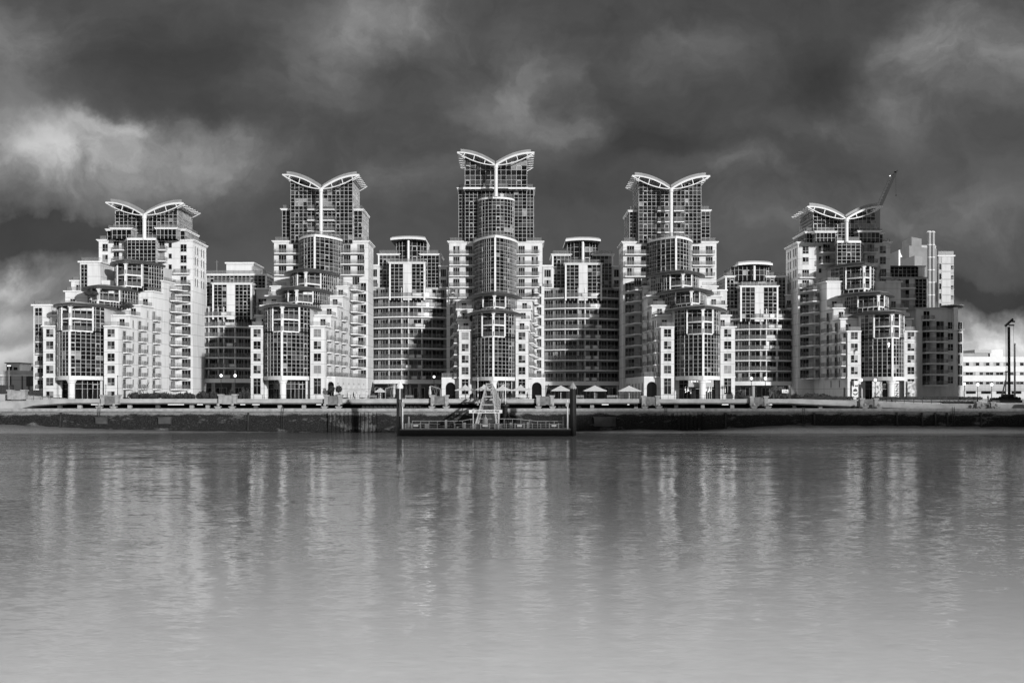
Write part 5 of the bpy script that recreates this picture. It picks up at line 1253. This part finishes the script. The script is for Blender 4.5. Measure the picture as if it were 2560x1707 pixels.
# gangway: tapering lattice bridge from the deck down to the pontoon
GW = thing('gangway', 'pale steel lattice gangway climbing from the pontoon to the promenade', 'gangway', (X(1215,219),219,ZD))
dB, dT = 219.0, 243.0
def leg(pxb, rb, pxt, rt): return Vector((X(pxb,dB),dB,Z(rb,dB))), Vector((X(pxt,dT),dT,Z(rt,dT)))
Lt = leg(1190,1060,1217,959.5); Rt = leg(1241,1060,1230,959.5)
Lb = leg(1195.5,1060,1216,985); Rb = leg(1246,1062,1251,1004)
for nm, (t_, b_) in (('left_truss',(Lt,Lb)),('right_truss',(Rt,Rb))):
    m = MB(); m.bar(*t_, .34, .34); m.bar(*b_, .28, .28); n = 9
    for k in range(n):
        a, b = t_[0].lerp(t_[1],k/n), b_[0].lerp(b_[1],min(1,(k+.7)/n)); m.bar(a, b, .2, .2)
        if k < n: m.bar(b, t_[0].lerp(t_[1],(k+1)/n), .16, .16)
    if nm == 'right_truss':
        c_ = (Rt[0]+Vector((.5,0,-.1)), Vector((X(1243,dT),dT,Z(982,dT)))); m.bar(*c_, .22,.22); m.bar(Rt[1], c_[1], .3,.3); m.bar(c_[1], Rb[1], .25,.25)
    m.build('truss', GSTEEL, GW)
for t in (.0+.995, .93, .845, .66, .455):
    m = MB(); m.bar(Lt[0].lerp(Lt[1],t), Rt[0].lerp(Rt[1],t), .3, .34); m.build('cross_beam', GSTEEL, GW)
m = MB(); a, b = Vector((X(1203,dB),dB,ZD+.3)), Vector((X(1214,dT+1),dT+1,7.6)); c, e = Vector((X(1239,dB),dB,ZD+.3)), Vector((X(1231,dT+1),dT+1,7.6))
m.face([a,c,e,b]); dz = Vector((0,0,.3)); m.face([b-dz,e-dz,c-dz,a-dz]); m.face([a-dz,c-dz,c,a]); m.face([c-dz,e-dz,e,c]); m.face([b-dz,a-dz,a,b]); m.face([e-dz,b-dz,b,e]); m.build('walkway_deck', CONCD, GW)
for v in (Lt[0], Rt[0]):
    m = MB(); m.box(v.x-.5,v.x+.5,dB-.6,dB+.6,ZD,v.z); m.build('foot', GSTEEL, GW)
for px, rt, lab in ((1194.8,943,'left one of the two white flagpoles flanking the gangway'),(1263.5,946,'right one of the two white flagpoles flanking the gangway')):
    d = 241.6; x = X(px,d); P = thing('flagpole', lab, 'flagpole', (x,d,Z(1012,d)), 'pair of flagpoles'); m = MB(); m.lathe(x,d,[(.11,Z(1012,d)),(.07,Z(rt,d))],8); m.build('pole', WSTEEL, P)
    m = MB(); m.box(x-.2,x+.2,d-.2,242.98,Z(1013,d),Z(1011.5,d)); m.build('bracket', WSTEEL, P)
m = MB(); d = 238.6; x = X(1263,d); m.lathe(x,d,[(.75,-.5),(.6,Z(1040,d)),(.55,Z(1018,d)),(.95,Z(1016,d)),(.95,Z(1012,d)),(.3,Z(1010,d))],14); m.bar((x+.4,d,Z(1030,d)),(x+1.6,d-2,Z(1062,d)),.3,.3)
o = m.build('dolphin_post', BLACK); tag(o, 'black mooring dolphin against the river wall right of the gangway', 'dolphin post')
m = MB(); m.box(X(1152,247),X(1192,247),247,247.4,G+.35,G+.5); m.box(X(1154,247),X(1155,247),247,247.3,G,G+.35); m.box(X(1189,247),X(1190,247),247,247.3,G,G+.35); o = m.build('low_barrier', GSTEEL); tag(o, 'low pale barrier before the leftmost peaked parasols', 'barrier', 'low barriers')
m = MB(); m.box(X(1254,247),X(1324,247),247,247.4,G+.35,G+.5); m.box(X(1256,247),X(1257,247),247,247.3,G,G+.35); m.box(X(1320,247),X(1321,247),247,247.3,G,G+.35); o = m.build('low_barrier', GSTEEL); tag(o, 'long low pale barrier right of the gangway top', 'barrier', 'low barriers')

# ------------------------------------------------------------------ restaurant lettering, pendant bulbs and window posters
d = 250.9; RS = thing('restaurant_sign', 'white lettering THE RIVERSIDE on a grey fascia behind the fourth tower round column', 'sign', (X(1757,d),d,Z(960,d)))
m = MB(); m.box(X(1721,d),X(1784,d),d,d+.12,Z(967,d),Z(950,d)); m.build('fascia', GREY, RS)
lettering('THE RIVERSIDE', X(1752,d), d-.05, Z(955.2,d), 4.2*d/F, 50*d/F, LAMPW, RS)
BL = [(1713,974),(1714,980),(1720,974.5),(1718,978.5),(1722,977),(1727,982.5),(1765.5,974),(1765,977),(1770.5,979.5),(1772,976.5),(1774,974),(1774.8,977),(1778,976),(1813,974),(1813,979.5)]
for i, (px, r_) in enumerate(BL):
    dd = 250.4 if px < 1800 else 254.8; m = MB(); x, z = X(px,dd), Z(r_,dd); m.lathe(x,dd,[(.03,z-.1),(.09,z-.04),(.09,z+.04),(.02,z+.1),(.006,z+.9)],8)
    o = m.build('pendant_lamp', BULB); tag(o, 'small glowing pendant bulb in the windows of the riverside restaurant', 'pendant lamp', 'pendant bulbs of the riverside restaurant')
for px, r_, dd, lab in ((2062,987,253,'small bright lamp low by the shrubs left of the fifth tower'),(2222,861,257,'bright white star shaped lamp hanging in the fifth tower prow')):
    m = MB(); x, z = X(px,dd), Z(r_,dd)
    if px < 2100: m.lathe(x,dd,[(.02,z-.2),(.2,z),(.02,z+.2)],8); m.lathe(x,dd,[(.05,G),(.05,z-.2)],6)
    else: m.lathe(x,dd,[(.02,z-.85),(.2,z-.1),(.3,z+.25),(.05,z+.5)],6)
    o = m.build('lamp', BULB); tag(o, lab, 'lamp')
def poster_mat(name, seed):
    m, nt, b = new_mat(name); b.inputs['Roughness'].default_value = .3; geo = N(nt, 'ShaderNodeNewGeometry'); mp = N(nt, 'ShaderNodeMapping'); mp.inputs['Location'].default_value = (seed*3.1,0,seed*7.7); mp.inputs['Scale'].default_value = (.55,.2,.45)
    nt.links.new(geo.outputs['Position'], mp.inputs[0]); n = N(nt, 'ShaderNodeTexNoise', Scale=1.6, Detail=3.0, Distortion=1.6); nt.links.new(mp.outputs[0], n.inputs['Vector'])
    nt.links.new(ramp(nt, n.outputs[0], [(.36,.02),(.47,.08),(.52,.3),(.66,.42)]), b.inputs['Base Color']); return m
d = 265.75
for i, (pa, pb, ra, rb, dd, lab) in enumerate(((2129,2146,952,993,265.7,'poster of a bowl heaped with food on the left pier of the fifth tower'),(2180,2205,953,993,262,'large abstract dark and pale window graphic behind the lanterns'),(2236,2247,953,993,262,'tall zigzag pattern poster right of the round column'),(2268,2286,953,993,265.7,'mottled grey poster on the right pier of the fifth tower'))):
    x0, x1, z0, z1 = X(pa,dd), X(pb,dd), Z(rb,dd), Z(ra,dd); P = thing('window_poster', lab, 'poster', ((x0+x1)/2,dd,z0), 'posters in the fifth tower ground floor')
    m = MB(); m.box(x0,x1,dd-.2,dd-.17,z0,z1); m.build('sheet', CORN if i in (0,2) else poster_mat('poster_print_%d' % i, i), P)
    if i == 0:
        q = MB(); xc = (x0+x1)/2; yy = dd-.215
        q.face([(xc-.75,yy,z0+1.5),(xc-.55,yy,z0+.85),(xc-.2,yy,z0+.55),(xc+.25,yy,z0+.55),(xc+.6,yy,z0+.85),(xc+.75,yy,z0+1.5),(xc+.5,yy,z0+1.1),(xc,yy,z0+.85),(xc-.5,yy,z0+1.1)])
        q.face([(xc-.6,yy,z0+1.5),(xc+.6,yy,z0+1.5),(xc+.45,yy,z0+2.0),(xc+.1,yy,z0+2.25),(xc-.4,yy,z0+2.05)])
        for a in (-.55,.05,.45): q.face([(xc+a-.2,yy,z0+2.8),(xc+a+.15,yy,z0+2.7),(xc+a+.25,yy,z0+3.05),(xc+a,yy,z0+3.2)])
        q.face([(x0,yy,z1-1.2),(x0+.6,yy,z1-1.2),(x0+.5,yy,z1),(x0,yy,z1)]); q.build('print', CONCD, P)
    if i == 2:
        q = MB(); yy = dd-.215; n = 3
        for k in range(n):
            z = z0+.3+(z1-z0-.6)*k/n; h = (z1-z0-.6)/n
            q.face([(x0+.1,yy,z),(x1-.1,yy,z),(x1-.1,yy,z+.2),(x0+.45,yy,z+.2)]); q.face([(x0+.1,yy,z+.1),(x0+.42,yy,z+.1),(x1-.1,yy,z+h*.6),(x1-.4,yy,z+h*.6)]); q.face([(x0+.1,yy,z+h*.66),(x1-.1,yy,z+h*.6),(x1-.1,yy,z+h*.75),(x0+.1,yy,z+h*.8)])
        q.build('print', CONCD, P)

# ------------------------------------------------------------------ the river
def water_mat():
    """turbid tidal water: silt-coloured body seen through a rippled mirror, mixed by a view-angle ramp"""
    m, nt, b = new_mat('tidal_river_water'); nt.nodes.remove(b)
    geo = N(nt, 'ShaderNodeNewGeometry')
    def vm(op, a, b):
        n = N(nt, 'ShaderNodeVectorMath', operation=op)
        for q, v in enumerate((a, b)):
            if v is None: continue
            if isinstance(v, tuple): n.inputs[q].default_value = v
            else: nt.links.new(v, n.inputs[q])
        return n.outputs[0]
    # the slope of the water is read straight from layered noise: swell, chop, ripples
    acc = None
    for sc, amp, det, st_ in WAVES:
        mp = N(nt, 'ShaderNodeMapping'); mp.inputs['Scale'].default_value = st_; mp.inputs['Rotation'].default_value = (0,0,-.12+.05*sc); nt.links.new(geo.outputs['Position'], mp.inputs[0])
        n = N(nt, 'ShaderNodeTexNoise', Scale=sc, Detail=det, Roughness=.55, Distortion=.4); nt.links.new(mp.outputs[0], n.inputs['Vector'])
        s_ = vm('MULTIPLY', vm('SUBTRACT', n.outputs['Color'], (.5,.5,.5)), (amp*.8, amp, 0)); acc = s_ if acc is None else vm('ADD', acc, s_)
    # wind patches: ripples come and go over tens of metres
    mp = N(nt, 'ShaderNodeMapping'); mp.inputs['Scale'].default_value = (.4,1.6,1); nt.links.new(geo.outputs['Position'], mp.inputs[0])
    n = N(nt, 'ShaderNodeTexNoise', Scale=.035, Detail=5.0); nt.links.new(mp.outputs[0], n.inputs['Vector'])
    r = N(nt, 'ShaderNodeMapRange'); nt.links.new(n.outputs[0], r.inputs[0]); r.inputs[1].default_value = .35; r.inputs[2].default_value = .65; r.inputs[3].default_value = .55; r.inputs[4].default_value = 1.1
    sv = N(nt, 'ShaderNodeVectorMath', operation='SCALE'); nt.links.new(acc, sv.inputs[0]); nt.links.new(r.outputs[0], sv.inputs['Scale'])
    nrm = vm('NORMALIZE', vm('ADD', sv.outputs[0], (0,0,1)), None)
    s3 = N(nt, 'ShaderNodeVectorMath', operation='SCALE'); nt.links.new(acc, s3.inputs[0]); s3.inputs['Scale'].default_value = 2.2
    nrm2 = vm('NORMALIZE', vm('ADD', s3.outputs[0], (0,0,1)), None)
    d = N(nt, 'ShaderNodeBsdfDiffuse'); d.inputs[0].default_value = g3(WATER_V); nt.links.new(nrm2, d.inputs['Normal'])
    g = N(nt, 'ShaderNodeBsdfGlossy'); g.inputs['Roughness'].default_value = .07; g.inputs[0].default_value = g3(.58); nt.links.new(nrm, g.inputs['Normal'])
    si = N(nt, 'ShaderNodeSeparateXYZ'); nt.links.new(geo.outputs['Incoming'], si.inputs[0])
    f = N(nt, 'ShaderNodeMapRange', interpolation_type='SMOOTHSTEP'); nt.links.new(si.outputs[2], f.inputs[0]); f.inputs[1].default_value = .06; f.inputs[2].default_value = .30; f.inputs[3].default_value = .94; f.inputs[4].default_value = .2  # ramp puts the brightening of near water into the mix, steeper than Fresnel
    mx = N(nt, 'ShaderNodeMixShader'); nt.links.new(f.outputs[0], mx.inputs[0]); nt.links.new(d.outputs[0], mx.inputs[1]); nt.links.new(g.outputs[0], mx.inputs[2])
    nt.links.new(mx.outputs[0], nt.nodes['Material Output'].inputs[0]); return m
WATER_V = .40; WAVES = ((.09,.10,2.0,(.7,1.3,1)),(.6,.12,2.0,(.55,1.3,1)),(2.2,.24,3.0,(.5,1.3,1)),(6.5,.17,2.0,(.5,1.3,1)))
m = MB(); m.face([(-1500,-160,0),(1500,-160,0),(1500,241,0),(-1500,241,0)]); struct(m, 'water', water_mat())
m = MB(); m.face([(-1500,-160,-3),(1500,-160,-3),(1500,241,-3),(-1500,241,-3)]); struct(m, 'river_bed', CONCD)

# ------------------------------------------------------------------ sky, sun and camera
AZ, EL = math.radians(32), math.radians(8)
world = bpy.data.worlds.new('World'); scene.world = world; world.use_nodes = True; nt = world.node_tree; nt.nodes.clear()
out = N(nt, 'ShaderNodeOutputWorld'); sky = N(nt, 'ShaderNodeTexSky'); sky.sky_type = 'NISHITA'; sky.sun_disc = False; sky.sun_elevation = EL; sky.sun_rotation = math.pi - AZ
bw = N(nt, 'ShaderNodeRGBToBW'); nt.links.new(sky.outputs[0], bw.inputs[0])
tc = N(nt, 'ShaderNodeTexCoord'); D = tc.outputs['Generated']
def M(op, a, b=None, c=None):
    n = N(nt, 'ShaderNodeMath', operation=op)
    for i, v in enumerate((a, b, c)):
        if v is None: continue
        if isinstance(v, (int, float)): n.inputs[i].default_value = v
        else: nt.links.new(v, n.inputs[i])
    return n.outputs[0]
def VM(op, a, b):
    n = N(nt, 'ShaderNodeVectorMath', operation=op)
    for i, v in enumerate((a, b)):
        if isinstance(v, tuple): n.inputs[i].default_value = v
        else: nt.links.new(v, n.inputs[i])
    return n
sp = N(nt, 'ShaderNodeSeparateXYZ'); nt.links.new(D, sp.inputs[0])
yc = M('MAXIMUM', sp.outputs[1], .08)
u, v = M('DIVIDE', sp.outputs[0], yc), M('DIVIDE', sp.outputs[2], yc)
cb = N(nt, 'ShaderNodeCombineXYZ'); nt.links.new(u, cb.inputs[0]); nt.links.new(v, cb.inputs[1])
UV = cb.outputs[0]
w1 = N(nt, 'ShaderNodeTexNoise', Scale=5.2, Detail=7.0, Roughness=.57); nt.links.new(UV, w1.inputs['Vector'])
ws = VM('MULTIPLY', VM('SUBTRACT', w1.outputs['Color'], (.5,.5,.5)).outputs[0], (.21,.15,0)).outputs[0]
UVW = VM('ADD', UV, ws).outputs[0]
BASE = .043
BLOBS = [(190,390,290,66,.21),(300,345,110,22,.14),(90,450,200,85,.13),(250,470,260,60,.05),(30,680,180,38,.26),(20,770,230,45,.22),(20,870,260,45,.30),(150,130,150,90,.075),(60,255,130,70,.035),(20,60,100,60,.03),
 (940,45,150,60,.10),(1050,90,120,60,.06),(860,110,90,50,.05),(1330,190,110,90,.05),(1290,250,120,80,.05),(1440,320,80,45,.09),(760,180,110,80,.05),(1250,330,150,80,.03),(700,270,120,60,.03),(620,430,160,60,.05),(480,430,120,50,.05),(1050,480,150,50,.035),(930,450,80,40,.03),(2470,110,150,120,.11),(2330,90,90,80,.06),(2300,260,150,60,.06),(1950,330,200,45,.05),(1800,430,130,40,.06),(1650,120,150,70,.03),(2050,540,240,60,.04),(2400,540,200,70,.05),
 (2540,805,190,42,.6),(2480,870,230,45,.5),(2250,890,400,35,.15),(1280,930,2500,60,.10),
 (440,160,240,110,-.02),(480,330,180,55,-.03),(110,580,320,36,-.09),(1620,350,170,70,-.03),(2080,190,140,110,-.025),(2420,715,240,30,-.06),(1320,500,250,60,-.015),(700,480,120,60,-.015)]
acc = None
for (px, py, sx, sy, amp) in BLOBS:
    c = VM('SUBTRACT', UVW, ((px-CX)/F, (HR-py)/F, 0)).outputs[0]; c = VM('MULTIPLY', c, (F/sx, F/sy, 0)).outputs[0]
    d2 = VM('DOT_PRODUCT', c, c).outputs['Value']; e = M('EXPONENT', M('MULTIPLY', d2, -1.0))
    acc = M('MULTIPLY_ADD', e, amp, acc if acc is not None else BASE)
mp = N(nt, 'ShaderNodeMapping'); mp.inputs['Scale'].default_value = (2.8,3.9,1); nt.links.new(UVW, mp.inputs[0])
f1 = N(nt, 'ShaderNodeTexNoise', Scale=1.7, Detail=11.0, Roughness=.62); nt.links.new(mp.outputs[0], f1.inputs['Vector'])
mr = N(nt, 'ShaderNodeMapRange'); nt.links.new(f1.outputs[0], mr.inputs[0]); mr.inputs[1].default_value = .28; mr.inputs[2].default_value = .72; mr.inputs[3].default_value = .55; mr.inputs[4].default_value = 1.5
f3 = N(nt, 'ShaderNodeTexNoise', Scale=9.0, Detail=9.0, Roughness=.6); nt.links.new(UVW, f3.inputs['Vector'])
m3 = N(nt, 'ShaderNodeMapRange'); nt.links.new(f3.outputs[0], m3.inputs[0]); m3.inputs[1].default_value = .3; m3.inputs[2].default_value = .7; m3.inputs[3].default_value = .80; m3.inputs[4].default_value = 1.22
bil = N(nt, 'ShaderNodeMapRange', interpolation_type='SMOOTHSTEP'); nt.links.new(M('ADD', M('MULTIPLY', f1.outputs[0], .65), M('MULTIPLY', f3.outputs[0], .35)), bil.inputs[0]); bil.inputs[1].default_value = .40; bil.inputs[2].default_value = .60; bil.inputs[3].default_value = .52; bil.inputs[4].default_value = 1.3
base_ = M('MULTIPLY', M('MAXIMUM', M('MINIMUM', acc, BASE), .02), mr.outputs[0])
front = M('MULTIPLY', M('ADD', base_, M('MULTIPLY', M('MAXIMUM', M('SUBTRACT', acc, BASE), 0.0), bil.outputs[0])), m3.outputs[0])
# the rest of the sky: broken cloud overhead and behind the viewer, plus brightness added for the water
f2 = N(nt, 'ShaderNodeTexNoise', Scale=2.2, Detail=7.0, Roughness=.6); nt.links.new(D, f2.inputs['Vector'])
m2 = N(nt, 'ShaderNodeMapRange'); nt.links.new(f2.outputs[0], m2.inputs[0]); m2.inputs[1].default_value = .35; m2.inputs[2].default_value = .65; m2.inputs[3].default_value = .10; m2.inputs[4].default_value = .33
s1 = N(nt, 'ShaderNodeMapRange', interpolation_type='SMOOTHSTEP'); nt.links.new(sp.outputs[1], s1.inputs[0]); s1.inputs[1].default_value = .72; s1.inputs[2].default_value = .25
s2 = N(nt, 'ShaderNodeMapRange', interpolation_type='SMOOTHSTEP'); nt.links.new(v, s2.inputs[0]); s2.inputs[1].default_value = .385; s2.inputs[2].default_value = .8
k = M('MAXIMUM', s1.outputs[0], s2.outputs[0])
hi = M('MULTIPLY', s2.outputs[0], M('SUBTRACT', 1.0, s1.outputs[0]))
sh = N(nt, 'ShaderNodeMapRange', interpolation_type='SMOOTHSTEP'); nt.links.new(sp.outputs[1], sh.inputs[0]); sh.inputs[1].default_value = .15; sh.inputs[2].default_value = .45
high = M('MULTIPLY', M('MULTIPLY', s2.outputs[0], sh.outputs[0]), 3.2)  # unseen bright patch above the view, added to lighten the water
mixv = M('ADD', high, M('ADD', M('MULTIPLY', front, M('SUBTRACT', 1.0, k)), M('MULTIPLY', m2.outputs[0], k)))
b1 = N(nt, 'ShaderNodeBackground'); nt.links.new(mixv, b1.inputs[0]); b1.inputs[1].default_value = 1.0
b2 = N(nt, 'ShaderNodeBackground'); nt.links.new(M('MULTIPLY', bw.outputs[0], .06), b2.inputs[0]); b2.inputs[1].default_value = .10
ad = N(nt, 'ShaderNodeAddShader'); nt.links.new(b1.outputs[0], ad.inputs[0]); nt.links.new(b2.outputs[0], ad.inputs[1]); nt.links.new(ad.outputs[0], out.inputs[0])

sl = bpy.data.lights.new('sun', 'SUN'); sl.energy = 3.7; sl.angle = math.radians(1.1); sl.color = (1, 1, 1)
so = bpy.data.objects.new('sun', sl); col.objects.link(so); so.location = (120, -80, 120)
Sd = Vector((math.sin(AZ)*math.cos(EL), -math.cos(AZ)*math.cos(EL), math.sin(EL)))
so.rotation_euler = (-Sd).to_track_quat('-Z', 'Y').to_euler()
cd = bpy.data.cameras.new('camera'); cam = bpy.data.objects.new('camera', cd); col.objects.link(cam)
cam.location = (0, 0, CZ); cam.rotation_euler = (math.radians(90), 0, 0)
cd.sensor_fit = 'HORIZONTAL'; cd.sensor_width = 36; cd.lens = 36*F/2560; cd.shift_x = 0; cd.shift_y = (HR-853.5)/2560; cd.clip_end = 6000; cd.clip_start = .5
scene.camera = cam
vs = scene.view_settings; scene.display_settings.display_device = 'sRGB'; vs.view_transform = 'Standard'; vs.look = 'None'; vs.exposure = .35; vs.gamma = 1
cy = scene.cycles; cy.max_bounces = 6; cy.diffuse_bounces = 3; cy.glossy_bounces = 4; cy.transparent_max_bounces = 12; cy.caustics_reflective = False; cy.caustics_refractive = False; cy.use_denoising = True; cy.sample_clamp_indirect = .9
